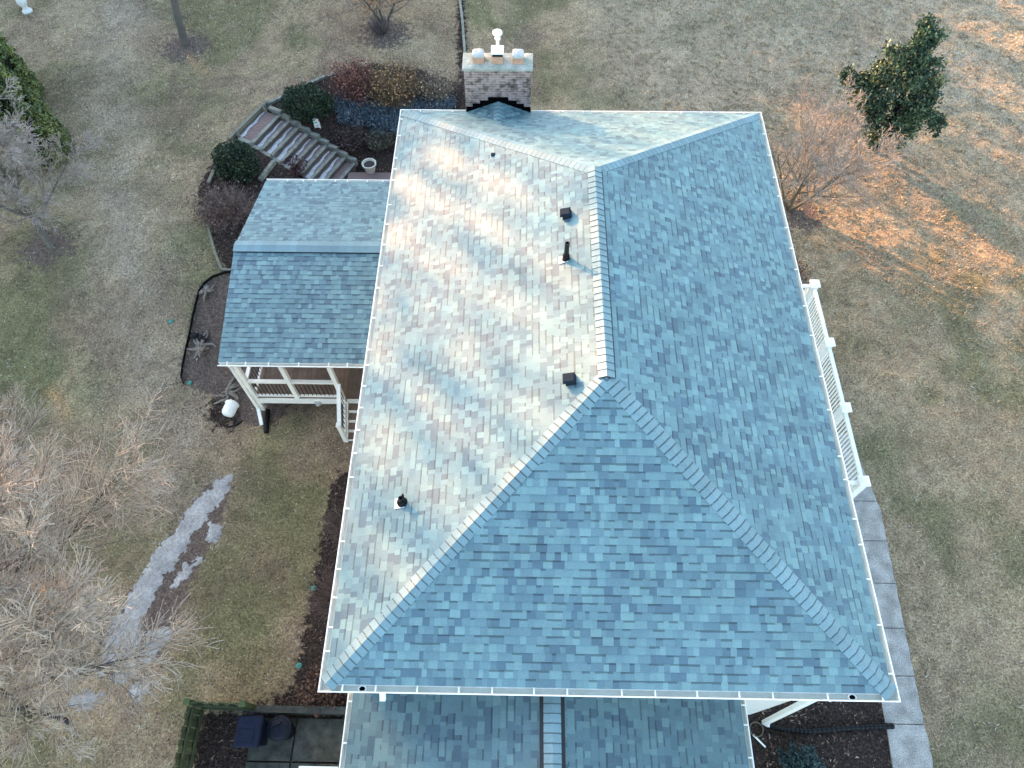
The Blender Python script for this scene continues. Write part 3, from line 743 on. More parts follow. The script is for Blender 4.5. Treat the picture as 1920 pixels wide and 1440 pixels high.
for i in range(5):
    zz = SZ - (i + 1) * SZ / 6; y0 = -1.95 - i * .2
    mb = MB(); mb.box((5.2, y0 - .21, zz - .035), (SX - .02, y0, zz), (1, 1, 1)); mb.build('step_tread', M_greyboard, porch)
for xx in (5.18, SX):
    mb = MB(); mb.beam((xx, -1.95, SZ - .12), (xx, -2.98, .05), .04, .06); mb.beam((xx, -1.95, SZ - .32), (xx, -2.70, .05), .04, .05)
    for i in range(5): mb.box((xx - .02, -2.06 - i * .2, SZ - .25 - (i + .55) * .18), (xx + .02, -2.02 - i * .2, SZ - .12 - (i + .2) * .18))
    mb.build('stringer', M_white, porch)

# ------------------------------------------------------------------ walkway, pads, patio
mb = MB(); y = -9.6; right = lambda y: 8.27 + (y + 7.4) * .05 if y < -1.9 else 8.55 + (y + 1.9) * -.16
left = lambda y: right(y) - .92
for ya, yb in ((-9.7, -8.35), (-8.33, -7.34), (-7.32, -6.25), (-6.23, -5.1), (-5.08, -3.95), (-3.93, -2.8), (-2.78, -1.65), (-1.63, -.6), (-.58, .45)):
    kx = .03 if abs(yb + 7.34) < .02 else 0
    n = 6; xl = [left(ya + (yb - ya) * i / n) - .02 * math.sin(i) * .3 for i in range(n + 1)]; xr = [right(ya + (yb - ya) * i / n) + .012 * math.sin(i * 2.3 + ya) + kx * math.sin(math.pi * i / n) for i in range(n + 1)]
    for i in range(n):
        a, b = ya + (yb - ya) * i / n, ya + (yb - ya) * (i + 1) / n
        mb.hexa([(xl[i], a, -.05), (xr[i], a, -.05), (xr[i + 1], b, -.05), (xl[i + 1], b, -.05), (xl[i], a, .055), (xr[i], a, .055), (xr[i + 1], b, .055), (xl[i + 1], b, .055)])
tag(mb.build('walkway', M_conc), kind='structure')
mb = MB()
for a, b in (((-7.95, -8.36), (-6.92, -7.44)), ((-6.88, -8.36), (-4.4, -7.44)), ((-7.95, -9.6), (-6.92, -8.40)), ((-6.88, -9.6), (-4.4, -8.40))): mb.box((*a, -.05), (*b, .045))
tag(mb.build('concrete_pad', M_padconc), kind='structure')
mb = MB(); mb.box((-8.1, 7.9, -.05), (-4.55, 11.1, .06)); tag(mb.build('patio', M_brickpave), kind='structure')

# ------------------------------------------------------------------ old snow along the worn path
snow_poly = poly_px([(432, 893), (405, 900), (378, 930), (345, 960), (322, 1000), (285, 1040), (262, 1090), (232, 1140), (206, 1180), (190, 1215), (180, 1262), (235, 1292), (255, 1240), (262, 1185), (284, 1130), (318, 1062), (356, 1010), (412, 935)])
snow2 = [poly_px(q) for q in ([(398, 985), (410, 990), (402, 1015), (392, 1012)], [(372, 1050), (382, 1052), (364, 1062), (356, 1060)], [(350, 1060), (356, 1068), (330, 1100), (322, 1098)], [(300, 1180), (318, 1185), (300, 1225), (262, 1250), (262, 1215)], [(250, 1275), (276, 1285), (262, 1310), (235, 1300)], [(160, 1290), (190, 1300), (170, 1330), (140, 1315)])]
gx, gy = np.meshgrid(np.arange(-14, -8.5, .028), np.arange(-8.2, -.6, .028))
sdm = sdist(snow_poly, gx, gy) * 1.0
for q in snow2: sdm = np.maximum(sdm, sdist(q, gx, gy) + .02)
nse = vnoise(gx, gy, 2.5, 1) * .5 + vnoise(gx, gy, 6, 2) * .35 + vnoise(gx, gy, 15, 3) * .4 - .05
nse = nse + vnoise(gx, gy, 30, 6) * .22 - .11
th = np.minimum(sdm, .22) * 1.1 + (nse - .52) * .42 - .01
keep = th > 0
Zs = surf(gx, gy) + np.clip(th, -.03, .12) * .12 + .006
idx = np.arange(gx.size).reshape(gx.shape)
kq = keep[:-1, :-1] | keep[1:, 1:]
q = np.stack([idx[:-1, :-1], idx[:-1, 1:], idx[1:, 1:], idx[1:, :-1]], -1)[kq]
used = np.unique(q); remap = np.zeros(gx.size, int); remap[used] = np.arange(len(used))
SV = np.stack([gx, gy, Zs], -1).reshape(-1, 3)[used]
snow = raw_mesh('snow', SV, remap[q], M_snow, None, k=4); tag(snow, 'thin band of old white snow beside the worn dirt path', 'snow', kind='stuff')

# ------------------------------------------------------------------ grass blades and leaf litter
def blade_mesh(name, n, region, colf, hmin, hmax, wmin, wmax, lean, mtl, ok):
    x = rng.uniform(region[0], region[1], n); y = rng.uniform(region[2], region[3], n)
    k = ok(x, y); x, y = x[k], y[k]; n = len(x)
    z = surf(x, y)
    a = rng.uniform(0, 2 * np.pi, n); h = rng.uniform(hmin, hmax, n); wd = rng.uniform(wmin, wmax, n) / 2
    clump = .5 * vnoise(x, y, 2.6, 9) + .5 * vnoise(x, y, 5.5, 10); h = h * (.35 + 1.4 * clump)
    dx, dy = np.cos(a), np.sin(a); lx, ly = rng.normal(0, lean, n) * h, rng.normal(0, lean, n) * h
    P0 = np.stack([x - dx * wd, y - dy * wd, z - .005], -1); P1 = np.stack([x + dx * wd, y + dy * wd, z - .005], -1)
    P2 = np.stack([x + lx, y + ly, z + h], -1)
    V = np.stack([P0, P1, P2], 1).reshape(-1, 3); c = np.repeat(colf(x, y, n), 3, 0)
    return raw_mesh(name, V, np.arange(3 * n).reshape(-1, 3), mtl, c)
def lawn_ok(x, y):
    d = bedmask(x, y); k = (d < rng.normal(0, .06, len(x)))
    k &= ~((np.abs(x) < 4.4) & (y > -14) & (y < 6.9)) & ~((x > -9.3) & (x < -4) & (y > 1.2) & (y < 7.4)) & ~((x > -4.4) & (x < 2.5) & (y < -7))
    k &= ~((x > 4) & (x < 7.2) & (y > -1.9) & (y < 4.4))
    k &= sdist(WALK, x, y) < rng.uniform(-.02, .02, len(x))
    for c_, r_ in BARES: k &= ~((np.hypot(x - c_.x, y - c_.y) < r_ * rng.uniform(.5, 1.2, len(x))) & (rng.random(len(x)) < .7))
    k &= ~((sdist(DIRT, x, y) > -.02) & (rng.random(len(x)) < .93))
    k &= ~((sdist(snow_poly, x, y) > 0) & (rng.random(len(x)) < .80))
    return k
def grass_col(x, y, n):
    c = lawn_base(x, y)
    r = rng.random((n, 1)); c = np.where(r < .20, c * .5 + np.array([.10, .065, .045]), c); c = np.where(r > .93, np.array([.62, .53, .38]), c)
    fr = np.clip(1.0 + sdist(snow_poly, x, y) * 1.1, 0, 1)[:, None] ** 3
    white = (rng.random((n, 1)) < fr * .30); c = np.where(white, np.array([.42, .42, .42]), c)
    return np.clip(c * rng.uniform(.40, 1.60, (n, 1)), 0, .60)
M_grass = mat('grass_blade', (1, 1, 1), .8, True, .12, 1.5, spec=.2)
gr = blade_mesh('grass', 1000000, (-27, 22, -10, 24), grass_col, .016, .042, .016, .036, 1.0, M_grass, lawn_ok)
tag(gr, 'dormant straw and olive winter lawn around the house', 'grass', kind='stuff')
def tuft_mesh():
    nc = 5200; cx, cy = rng.uniform(2, 22, nc), rng.uniform(1, 24, nc); k = lawn_ok(cx, cy) & (rng.random(nc) < .25 + .75 * ss((cy - 2) / 8)); cx, cy = cx[k], cy[k]; nb = 16
    r = rng.uniform(.04, .12, len(cx)); x = np.repeat(cx, nb) + rng.normal(0, 1, len(cx) * nb) * np.repeat(r, nb) * .6; y = np.repeat(cy, nb) + rng.normal(0, 1, len(cx) * nb) * np.repeat(r, nb) * .6
    n = len(x); z = surf(x, y); a = rng.uniform(0, 6.283, n); w_ = rng.uniform(.012, .024, n); h = rng.uniform(.04, .10, n)
    P0 = np.stack([x - np.cos(a) * w_, y - np.sin(a) * w_, z - .005], -1); P1 = np.stack([x + np.cos(a) * w_, y + np.sin(a) * w_, z - .005], -1); P2 = np.stack([x + rng.normal(0, .04, n), y + rng.normal(0, .04, n), z + h], -1)
    c = np.array([.50, .42, .29]) * rng.uniform(.6, 1.2, (n, 1))
    return raw_mesh('grass_tufts', np.stack([P0, P1, P2], 1).reshape(-1, 3), np.arange(3 * n).reshape(-1, 3), M_grass, np.repeat(c, 3, 0))
tag(tuft_mesh(), 'pale dead grass tufts standing in the right lawn', 'grass', kind='stuff')
def litter_ok(x, y):
    d = bedmask(x, y); p = np.where(sdist(BEDS[1], x, y) > 0, .22, np.where(d > 0, .55, np.clip(.14 + d * .06, .005, .14)))
    k = rng.random(len(x)) < p
    k &= ~((np.abs(x) < 4.3) & (y > -14) & (y < 6.9)) & (sdist(WALK, x, y) < 0) & ~((x > -9.4) & (x < -4) & (y > 1.0) & (y < 7.5)) & ~((x > -8) & (x < 3) & (y < -7.3))
    return k
def litter_col(x, y, n):
    pal = np.array([[.09, .052, .038], [.16, .10, .066], [.045, .03, .025], [.28, .19, .13], [.16, .072, .045], [.36, .28, .20]])
    return pal[rng.choice(6, n, p=[.26, .22, .24, .12, .1, .06])] * rng.uniform(.7, 1.3, (n, 1))
lt = blade_mesh('leaf_litter', 260000, (-20, 12, -10, 22), litter_col, .01, .03, .03, .07, 2.0, M_litter, litter_ok)
tag(lt, 'brown fallen leaves and mulch scattered over the planting beds', 'leaf litter', kind='stuff')

# ------------------------------------------------------------------ vegetation builders
def leaf_cloud(mb, c, r, n, size, cols, shell=.35, flat=0.0, elong=1.6, noise=.18, seed=0):
    """leaf faces spread through the outer part of a lumpy ellipsoid"""
    c = Vector(c)
    ph = [random.uniform(0, 6.28) for _ in range(6)]
    for i in range(n):
        d = Vector((random.gauss(0, 1), random.gauss(0, 1), random.gauss(0, 1))).normalized()
        lump = 1 + noise * (math.sin(d.x * 5 + ph[0]) * math.sin(d.y * 5 + ph[1]) + .6 * math.sin(d.z * 8 + ph[2] + d.x * 4))
        rr = lump * (1 - shell * random.random() ** 1.6)
        p = c + Vector((d.x * r[0] * rr, d.y * r[1] * rr, d.z * r[2] * rr))
        a = Vector((random.gauss(0, 1), random.gauss(0, 1), random.gauss(0, 1)))
        a = (a + d * 1.0).normalized(); b = a.cross(Vector((random.gauss(0, 1), random.gauss(0, 1), random.gauss(0, 1)))).normalized()
        s_ = size * random.uniform(.6, 1.3); k = random.uniform(.65, 1.35); col = random.choice(cols); col = tuple(v * k for v in col)
        mb.face([p - a * s_ * elong * .5, p + b * s_ * .5, p + a * s_ * elong * .5, p - b * s_ * .5], col)
def stems(mb, base, n, h, spread, col, r0=.010, sub=3, up=1.0, wig=.25, bend=0.0, segs=4):
    base = Vector(base)
    for i in range(n):
        a = random.uniform(0, 6.283); s_ = spread * math.sqrt(random.random())
        p = base + Vector((math.cos(a) * s_ * .35, math.sin(a) * s_ * .35, -.02))
        d = Vector((math.cos(a) * s_ / h, math.sin(a) * s_ / h, up)).normalized(); L = h * random.uniform(.6, 1.1)
        pts = [p.copy()]
        for q in range(segs):
            d = (d + Vector((random.gauss(0, wig), random.gauss(0, wig), random.gauss(0, wig * .5) - bend)) * .5).normalized(); p = p + d * (L / segs); pts.append(p.copy())
        k = random.uniform(.65, 1.4); c = tuple(v * k for v in (random.choice(col) if isinstance(col, list) else col))
        mb.tube(pts, [r0 * (1 - .75 * j / segs) for j in range(segs + 1)], 3, c, False)
        for q in range(sub):
            j = random.randint(1, segs - 1); e = (d + Vector((random.gauss(0, .7), random.gauss(0, .7), random.gauss(0, .5)))).normalized(); l2 = L * random.uniform(.15, .4)
            mb.tube([pts[j], pts[j] + e * l2 * .5, pts[j] + (e + Vector((random.gauss(0, .2), random.gauss(0, .2), .1))) * l2], [r0 * .5, r0 * .4, r0 * .25], 3, c, False)
def grow(T, C, p, d, L, r, lev, P, cols):
    segs = P['segs'][lev]; pts = [p.copy()]; rad = [r]; dirs = []
    for i in range(segs):
        g = P['wig'][lev]
        d = (d + Vector((random.gauss(0, g), random.gauss(0, g), random.gauss(0, g) + P['up'][lev])) ).normalized()
        p = p + d * (L / segs); pts.append(p.copy()); rad.append(max(P['rmin'], r * (1 - (1 - P['tap']) * (i + 1) / segs))); dirs.append(d.copy())
    k = random.uniform(.75, 1.25); col = tuple(v * k for v in cols[min(lev, len(cols) - 1)])
    tgt = T if lev < P['trunk_lev'] else C
    tgt.tube(pts, rad, (7, 6, 4, 3, 3)[lev], col, False)
    if lev + 1 >= P['levels']: return
    n = P['n'][lev]
    for i in range(n):
        t = P['start'][lev] + (1 - P['start'][lev]) * (i + random.random() * .9) / n
        j = min(segs - 1, int(t * segs)); f = t * segs - j; q = pts[j].lerp(pts[j + 1], min(1, max(0, f)))
        dd = dirs[j]; a = dd.orthogonal().normalized(); a = Matrix.Rotation(random.uniform(0, 6.283) if lev else i * 2.4 + random.uniform(-.5, .5), 3, dd) @ a
        ang = math.radians(random.uniform(*P['ang'][lev])); nd = (dd * math.cos(ang) + a * math.sin(ang)).normalized()
        l2 = L * random.uniform(*P['len'][lev]) * (1 - .45 * t); r2 = max(P['rmin'], rad[j] * P['rr'])
        grow(T, C, q, nd, l2, r2, lev + 1, P, cols)
BARE = dict(segs=(6, 6, 5, 4, 3), wig=(.07, .10, .13, .16, .18), up=(.05, .07, .05, .03, .02), rmin=.0045, tap=.25, trunk_lev=2, levels=5, n=(9, 8, 7, 5), start=(.3, .22, .2, .2), ang=((38, 68), (28, 55), (25, 50), (22, 48)), len=((.6, .85), (.45, .7), (.45, .7), (.45, .75)), rr=.55)
def bare_tree(name, label, base, h, r, P, cols, lean=(0, 0, 1), group=None, stems_n=1, splay=.5, cat='tree'):
    o = thing(name, label, cat, base, group); T, C = MB(), MB()
    for i in range(stems_n):
        a = 6.283 * i / stems_n + random.uniform(-.4, .4)
        d = Vector(lean).normalized() if stems_n == 1 else (Vector(lean) + Vector((math.cos(a), math.sin(a), 0)) * splay).normalized()
        grow(T, C, Vector(base) - Vector((0, 0, .1)), d, h, r, 0, P, cols)
    T.build('trunk', M_twig, o, smooth=True); C.build('crown', M_twig, o)
    return o
GREYB = [(.11, .098, .083), (.13, .115, .098), (.20, .175, .15), (.32, .27, .23), (.36, .30, .25)]
DARKB = [(.03, .026, .024), (.06, .052, .046), (.13, .112, .095), (.24, .195, .16), (.33, .25, .20)]
def PP(**k): q = dict(BARE); q.update(k); return q

# big bare trees at the lower left
random.seed(5)
BIG = PP(n=(22, 13, 8, 7), segs=(7, 9, 7, 5, 3), wig=(.05, .055, .07, .10, .14), len=((.50, .74), (.42, .66), (.48, .76), (.55, .95)), start=(.22, .18, .15, .15), ang=((42, 70), (16, 38), (16, 36), (18, 40)), rmin=.0052, up=(.04, .035, .05, .04, .03), rr=.56)
TIPB = [(.035, .030, .026), (.055, .047, .040), (.10, .083, .068), (.24, .19, .15), (.46, .37, .28)]
bare_tree('bare_tree', 'largest leafless tree, its pale twigs filling the lower left corner', (-13.5, -4.3, 0), 8.2, .075, BIG, TIPB, (.06, .0, 1))
bare_tree('bare_tree', 'leafless tree with thick pale limbs at the bottom left frame edge', (-12.5, -7.6, 0), 8.0, .075, BIG, TIPB, (.08, .03, 1))
bare_tree('bare_sapling', 'small dark leafless sapling standing on the snow beside the dirt path', (-11.75, -6.5, 0), 2.6, .05, PP(levels=4, n=(7, 5, 4), start=(.3, .2, .2), trunk_lev=1, ang=((40, 70), (25, 50), (25, 50))), [(.03, .027, .026)] * 2 + [(.12, .10, .09)] * 3, (.05, .1, 1))
bare_tree('bare_tree', 'leafless grey tree with a leaning trunk below the two arborvitae', tuple(at(95, 463)), 3.9, .11, PP(n=(13, 11, 9, 7), start=(.2, .2, .2, .2), rmin=.0062), GREYB, (-.02, .10, 1))
bare_tree('shade_tree', 'grey bare trunk standing in the lawn at the top left', tuple(at(347, 82)), 7.5, .17, PP(n=(9, 7, 6, 4), start=(.42, .25, .2, .2)), GREYB, (.03, .0, 1))
o = bare_tree('ornamental_tree', 'small tree with tan leaves at the top edge of the lawn', tuple(at(722, 48)), 2.6, .06, PP(levels=4, n=(8, 6, 5), trunk_lev=1, start=(.25, .2, .2)), GREYB, (0, 0, 1), None, 3, .45)
mb = MB(); c = at(722, 48); leaf_cloud(mb, c + Vector((-.15, .25, 1.35)), (1.25, 1.0, .62), 1900, .075, [(.42, .25, .14), (.34, .19, .11), (.46, .32, .20)], .7); mb.build('dry_leaves', M_leaf, o)
random.seed(8)
bare_tree('multi_stem_tree', 'leafless many stemmed tree leaning out past the right eave beside the holly', tuple(at(1480, 392)), 3.3, .055, PP(n=(8, 7, 5, 4), start=(.2, .15, .15, .2), ang=((22, 55), (22, 48), (22, 45), (22, 45)), levels=5, rmin=.0052), [(.12, .105, .07), (.15, .13, .095), (.22, .19, .155), (.29, .25, .21), (.31, .265, .22)], (.10, .02, 1), None, 6, .62)

# arborvitae
def arborvitae(label, base, h, r):
    o = thing('arborvitae', label, 'tree', base, 'clipped arborvitae at the left edge')
    b = Vector(base); mb = MB(); mb.tube([b - Vector((0, 0, .1)), b + Vector((0, 0, h * .8))], [.12, .03], 7); mb.build('trunk', M_bark, o)
    mb = MB(); n = 420
    for i in range(n):
        t = (i + random.random()) / n; z = h * (.02 + .97 * t ** 1.15); rr = r * (1 - (z / h) ** 2.1) ** .75 + .05; a = random.uniform(0, 6.283)
        c = b + Vector((math.cos(a) * rr, math.sin(a) * rr, z)); k = random.uniform(.75, 1.25)
        col = random.choice([(.13, .16, .055), (.18, .21, .07), (.23, .245, .08), (.09, .125, .05)])
        leaf_cloud(mb, c + Vector((math.cos(a), math.sin(a), 0)) * random.uniform(-.03, .10), (.15, .15, .20), 60, .055, [tuple(v * k for v in col)], .4, elong=1.9)
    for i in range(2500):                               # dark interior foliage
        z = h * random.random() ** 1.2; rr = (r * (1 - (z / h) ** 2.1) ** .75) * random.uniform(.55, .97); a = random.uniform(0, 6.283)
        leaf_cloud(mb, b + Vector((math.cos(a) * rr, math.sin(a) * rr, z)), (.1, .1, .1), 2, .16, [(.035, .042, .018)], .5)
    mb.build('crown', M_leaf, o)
random.seed(3)
arborvitae('taller arborvitae, the one farther back at the upper left edge', tuple(at(22, 190)), 4.3, 1.0)
arborvitae('nearer arborvitae, just above the bare leaning tree at the left edge', tuple(at(70, 288)), 4.2, 1.05)

# holly
random.seed(4)
hb = Vector((11.85, 12.55, 0))
holly = thing('holly_tree', 'dense dark green holly tree with sunlit leaves on the lawn at the right', 'tree', tuple(hb))
mb = MB(); mb.tube([hb - Vector((0, 0, .1)), hb + Vector((.0, .05, 1.4)), hb + Vector((-.1, .1, 3)), hb + Vector((-.3, .1, 5))], [.13, .10, .07, .02], 8)
for i in range(10):
    z = .5 + i * .22; a = i * 2.4; mb.tube([hb + Vector((0, 0, z)), hb + Vector((math.cos(a) * .6, math.sin(a) * .6, z + .25)), hb + Vector((math.cos(a) * 1.1, math.sin(a) * 1.1, z + .4))], [.035, .02, .01], 5)
mb.build('trunk', M_bark, holly)
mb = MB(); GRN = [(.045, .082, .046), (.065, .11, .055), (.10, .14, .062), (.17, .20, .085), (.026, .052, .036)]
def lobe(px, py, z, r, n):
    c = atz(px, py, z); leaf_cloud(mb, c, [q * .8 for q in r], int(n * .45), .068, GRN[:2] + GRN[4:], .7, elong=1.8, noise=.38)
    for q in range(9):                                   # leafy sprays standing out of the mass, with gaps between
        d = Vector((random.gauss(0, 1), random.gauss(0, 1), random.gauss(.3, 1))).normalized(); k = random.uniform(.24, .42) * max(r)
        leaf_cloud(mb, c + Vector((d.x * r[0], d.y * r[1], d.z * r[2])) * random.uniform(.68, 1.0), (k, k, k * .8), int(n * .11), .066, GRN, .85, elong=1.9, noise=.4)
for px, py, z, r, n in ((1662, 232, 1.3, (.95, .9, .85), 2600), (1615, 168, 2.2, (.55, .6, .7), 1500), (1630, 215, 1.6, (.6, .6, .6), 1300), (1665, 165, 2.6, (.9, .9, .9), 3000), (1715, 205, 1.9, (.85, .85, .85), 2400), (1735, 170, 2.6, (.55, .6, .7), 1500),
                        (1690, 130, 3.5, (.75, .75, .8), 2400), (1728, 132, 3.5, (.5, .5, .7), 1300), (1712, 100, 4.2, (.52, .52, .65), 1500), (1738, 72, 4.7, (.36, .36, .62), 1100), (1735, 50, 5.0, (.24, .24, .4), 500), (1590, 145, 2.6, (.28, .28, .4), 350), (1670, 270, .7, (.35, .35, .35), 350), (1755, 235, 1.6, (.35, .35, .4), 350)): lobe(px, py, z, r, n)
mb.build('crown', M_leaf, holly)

# shrubs in the beds
def shrub(name, label, base, make, mtl, cat='shrub', group=None, part='foliage'):
    o = thing(name, label, cat, base, group)
    mb = MB(); make(mb, Vector(base)); mb.build(part, mtl, o); return o
def boxwood(label, c, r):
    def mk(mb, b):
        leaf_cloud(mb, b + Vector((0, 0, r[2] * .72)), r, 6500, .055, [(.022, .040, .020), (.030, .052, .024), (.042, .066, .028), (.018, .032, .02)], .4, noise=.12)
        leaf_cloud(mb, b + Vector((r[0] * .3, -r[1] * .5, r[2])), (.2, .12, .15), 60, .06, [(.12, .15, .05)], .6)
    o = shrub('boxwood', label, tuple(c), mk, M_leaf, 'shrub', 'boxwoods beside the garden steps')
    mb = MB(); stems(mb, c, 12, r[2] * 1.2, r[0] * .8, (.06, .05, .04), .015, 2); mb.build('stem', M_twig, o)
random.seed(21)
boxwood('rounded dark green boxwood at the upper end of the garden steps', at(580, 212), (.95, .72, .62))
boxwood('smaller dark green boxwood below the garden steps, nearer the deck roof', at(452, 325), (.78, .70, .70))
NEED = [(.10, .145, .175), (.13, .18, .21), (.17, .22, .25), (.055, .085, .11)]
def juniper(label, c, r):
    def mk(mb, b):
        for i in range(60):
            a = random.uniform(0, 6.283); q = math.sqrt(random.random()); p = Vector((b.x + math.cos(a) * r[0] * q, b.y + math.sin(a) * r[1] * q, 0)); p.z = tz(p.x, p.y) + .1
            leaf_cloud(mb, p, (.26, .26, .16), 95, .035, NEED, .6, elong=3.2)
    shrub('creeping_juniper', label, tuple(c), mk, M_leaf, 'ground cover', 'creeping junipers in the back bed')
random.seed(22)
juniper('blue creeping juniper beside the upper boxwood', at(658, 200), (.62, .75))
juniper('blue creeping juniper against the left eave of the house', at(718, 228), (.75, .55))
juniper('narrow strip of blue juniper left of the chimney along the back eave', at(795, 202), (1.1, .3))
def twiggy(label, c, n, h, sp, cols, leaf=None, nleaf=0, name='bare_shrub', r0=.007, bend=0.0, sub=4):
    def mk(mb, b): stems(mb, b, n, h, sp, cols, r0, sub, 1.0, .3, bend)
    o = shrub(name, label, tuple(c), mk, M_twig, 'shrub', None, 'stem')
    if leaf:
        mb = MB(); leaf_cloud(mb, Vector(c) + Vector((0, 0, h * .55)), (sp * .95, sp * .95, h * .5), nleaf, .05, leaf, .8, noise=.25); mb.build('foliage', M_leaf, o)
    return o
random.seed(23)
twiggy('dark red leaved shrub left of the tawny one behind the house', at(668, 178), 240, 1.25, 1.0, [(.11, .055, .045), (.08, .045, .04)], [(.20, .080, .06), (.12, .052, .042), (.30, .135, .085)], 2600, 'red_shrub')
twiggy('tawny orange tipped shrub between the red shrub and the chimney', at(745, 190), 280, 1.5, 1.1, [(.14, .09, .05), (.11, .085, .06)], [(.28, .17, .08), (.20, .14, .075), (.42, .26, .12), (.12, .10, .055)], 2600, 'tawny_shrub')
twiggy('pale wispy grey shrub just left of the chimney', at(822, 180), 200, .9, .8, [(.22, .19, .14), (.17, .14, .11)], [(.36, .31, .22), (.20, .13, .10)], 700, 'pale_shrub')
twiggy('tangled purple brown bramble between the lower boxwood and the deck roof', at(428, 400), 420, .8, 1.25, [(.22, .165, .14), (.13, .08, .07), (.28, .21, .17)], [(.11, .065, .055), (.19, .125, .10)], 900, 'bramble', .007, .12)
twiggy('dark spreading shrub beside the lower garden steps near the planter', at(660, 268), 200, .55, .7, [(.07, .045, .045), (.10, .07, .06)], [(.08, .05, .048), (.11, .075, .06)], 1200, 'dark_shrub')
twiggy('low grey green shrub between the planter and the left eave', at(712, 272), 200, .5, .6, [(.12, .105, .075), (.15, .12, .10)], [(.09, .10, .065), (.14, .13, .09)], 900, 'grey_shrub')
twiggy('dark red groundcover shrub behind the covered deck roof', at(548, 322), 140, .4, .6, [(.09, .04, .04)], [(.09, .035, .035), (.12, .05, .045)], 1200, 'red_groundcover')
twiggy('brown bare shrub under the middle of the left eave', Vector((-6.25, -2.6, 0)), 260, .8, .75, [(.17, .125, .105), (.10, .07, .06)], None, 0, 'bare_shrub')
twiggy('second brown bare shrub along the left eave, behind the teal lid in the grass', Vector((-6.35, -4.6, 0)), 300, .8, .8, [(.18, .125, .105), (.11, .075, .065)], None, 0, 'bare_shrub')
twiggy('rusty leaved shrub at the house corner above the timber border', Vector((-6.3, -6.75, 0)), 220, .55, .65, [(.12, .07, .05), (.08, .05, .045)], [(.15, .08, .05), (.10, .055, .04)], 1100, 'rusty_shrub')
twiggy('small rust red shrub beside the far end of the white side porch', Vector((7.3, 6.3, 0)), 140, .8, .7, [(.14, .07, .05), (.10, .06, .05)], [(.20, .075, .045), (.14, .07, .05)], 700, 'rust_shrub')
twiggy('twiggy brown tuft at the foot of the small tan leaved tree', at(715, 62), 160, .8, .5, [(.10, .075, .075), (.15, .12, .12)], None, 0, 'bare_shrub')
random.seed(24)
def spruce(mb, b):
    for i in range(42):
        a = i * 2.4; zc = .1 + .65 * (i / 42); R = .62 * (1 - i / 50)
        for q in range(7):
            t = (q + .6) / 7; leaf_cloud(mb, b + Vector((math.cos(a) * R * t, math.sin(a) * R * t, zc + .12 * t)), (.085, .085, .06), 26, .034, [(.045, .085, .085), (.06, .105, .105), (.035, .065, .068)], .7, elong=2.8)
shrub('blue_spruce_shrub', 'low blue green conifer shrub at the bottom right beside the garage wing', (5.05, -8.35, 0), spruce, M_leaf)

# ------------------------------------------------------------------ garden stairs of timbers and brick
random.seed(31)
st0, st1 = Vector((-11.0, 12.04, 1.2)), Vector((-8.25, 10.72, .10))
dirn = Vector((st1.x - st0.x, st1.y - st0.y, 0)); run = dirn.length; dirn.normalize(); side = Vector((-dirn.y, dirn.x, 0))
stairs = thing('garden_stairs', 'weathered timber and brick garden steps with traces of snow, left of the house', 'stairs', tuple((st0 + st1) / 2))
nst = 8; hw = .80
def at_st(t, sd, z): return st0 + dirn * t + side * sd + Vector((0, 0, z - st0.z))
zs = [1.2 - i * 1.1 / nst for i in range(nst + 1)]
for i in range(nst + 1):
    t0 = i * run / nst - .75 if i == 0 else (i - 1) * run / nst; t1 = i * run / nst
    z = zs[i]
    # brick tread behind its timber edge
    mb = MB(); n = int(2 * hw / .105)
    mb.hexa([at_st(t0, -hw, z - .3), at_st(t1, -hw, z - .3), at_st(t1, hw, z - .3), at_st(t0, hw, z - .3), at_st(t0, -hw, z - .01), at_st(t1, -hw, z - .01), at_st(t1, hw, z - .01), at_st(t0, hw, z - .01)])
    for q in range(n):
        a0 = -hw + q * 2 * hw / n + .005; a1 = a0 + 2 * hw / n - .01
        mb.hexa([at_st(t0 + .01, a0, z - .01), at_st(t1 - .13, a0, z - .01), at_st(t1 - .13, a1, z - .01), at_st(t0 + .01, a1, z - .01), at_st(t0 + .01, a0, z), at_st(t1 - .13, a0, z), at_st(t1 - .13, a1, z), at_st(t0 + .01, a1, z)])
    mb.build('brick_tread', M_brickpave, stairs)
    mb = MB(); mb.beam(at_st(t1 - .065, -hw - (.1 if i < 5 else 0), z - .055), at_st(t1 - .065, hw + .1, z - .055), .13, .14); mb.build('timber_edge', M_timber, stairs)
    mb = MB(); pts = []                                 # snow left in the back of each tread
    k = 14; w0 = random.uniform(.12, .17)
    if i < nst:
        for q in range(k):
            a0, a1 = -hw + .04 + q * (2 * hw - .1) / k, -hw + .04 + (q + 1) * (2 * hw - .1) / k
            wa = w0 * (1.25 - .9 * (q / k)) * random.uniform(.85, 1.15) if q == 0 else wb
            wb = max(.012, w0 * (1.25 - .9 * ((q + 1) / k)) * random.uniform(.8, 1.2))
            o_ = .06 + .02 * math.sin(q)
            mb.hexa([at_st(t0 + o_, a0, z + .001), at_st(t0 + o_ + wa, a0, z + .001), at_st(t0 + o_ + wb, a1, z + .001), at_st(t0 + o_, a1, z + .001), at_st(t0 + o_ + .01, a0, z + .012), at_st(t0 + o_ + wa - .008, a0, z + .012), at_st(t0 + o_ + wb - .008, a1, z + .012), at_st(t0 + o_ + .01, a1, z + .012)])
        mb.build('tread_snow', M_frost, stairs)
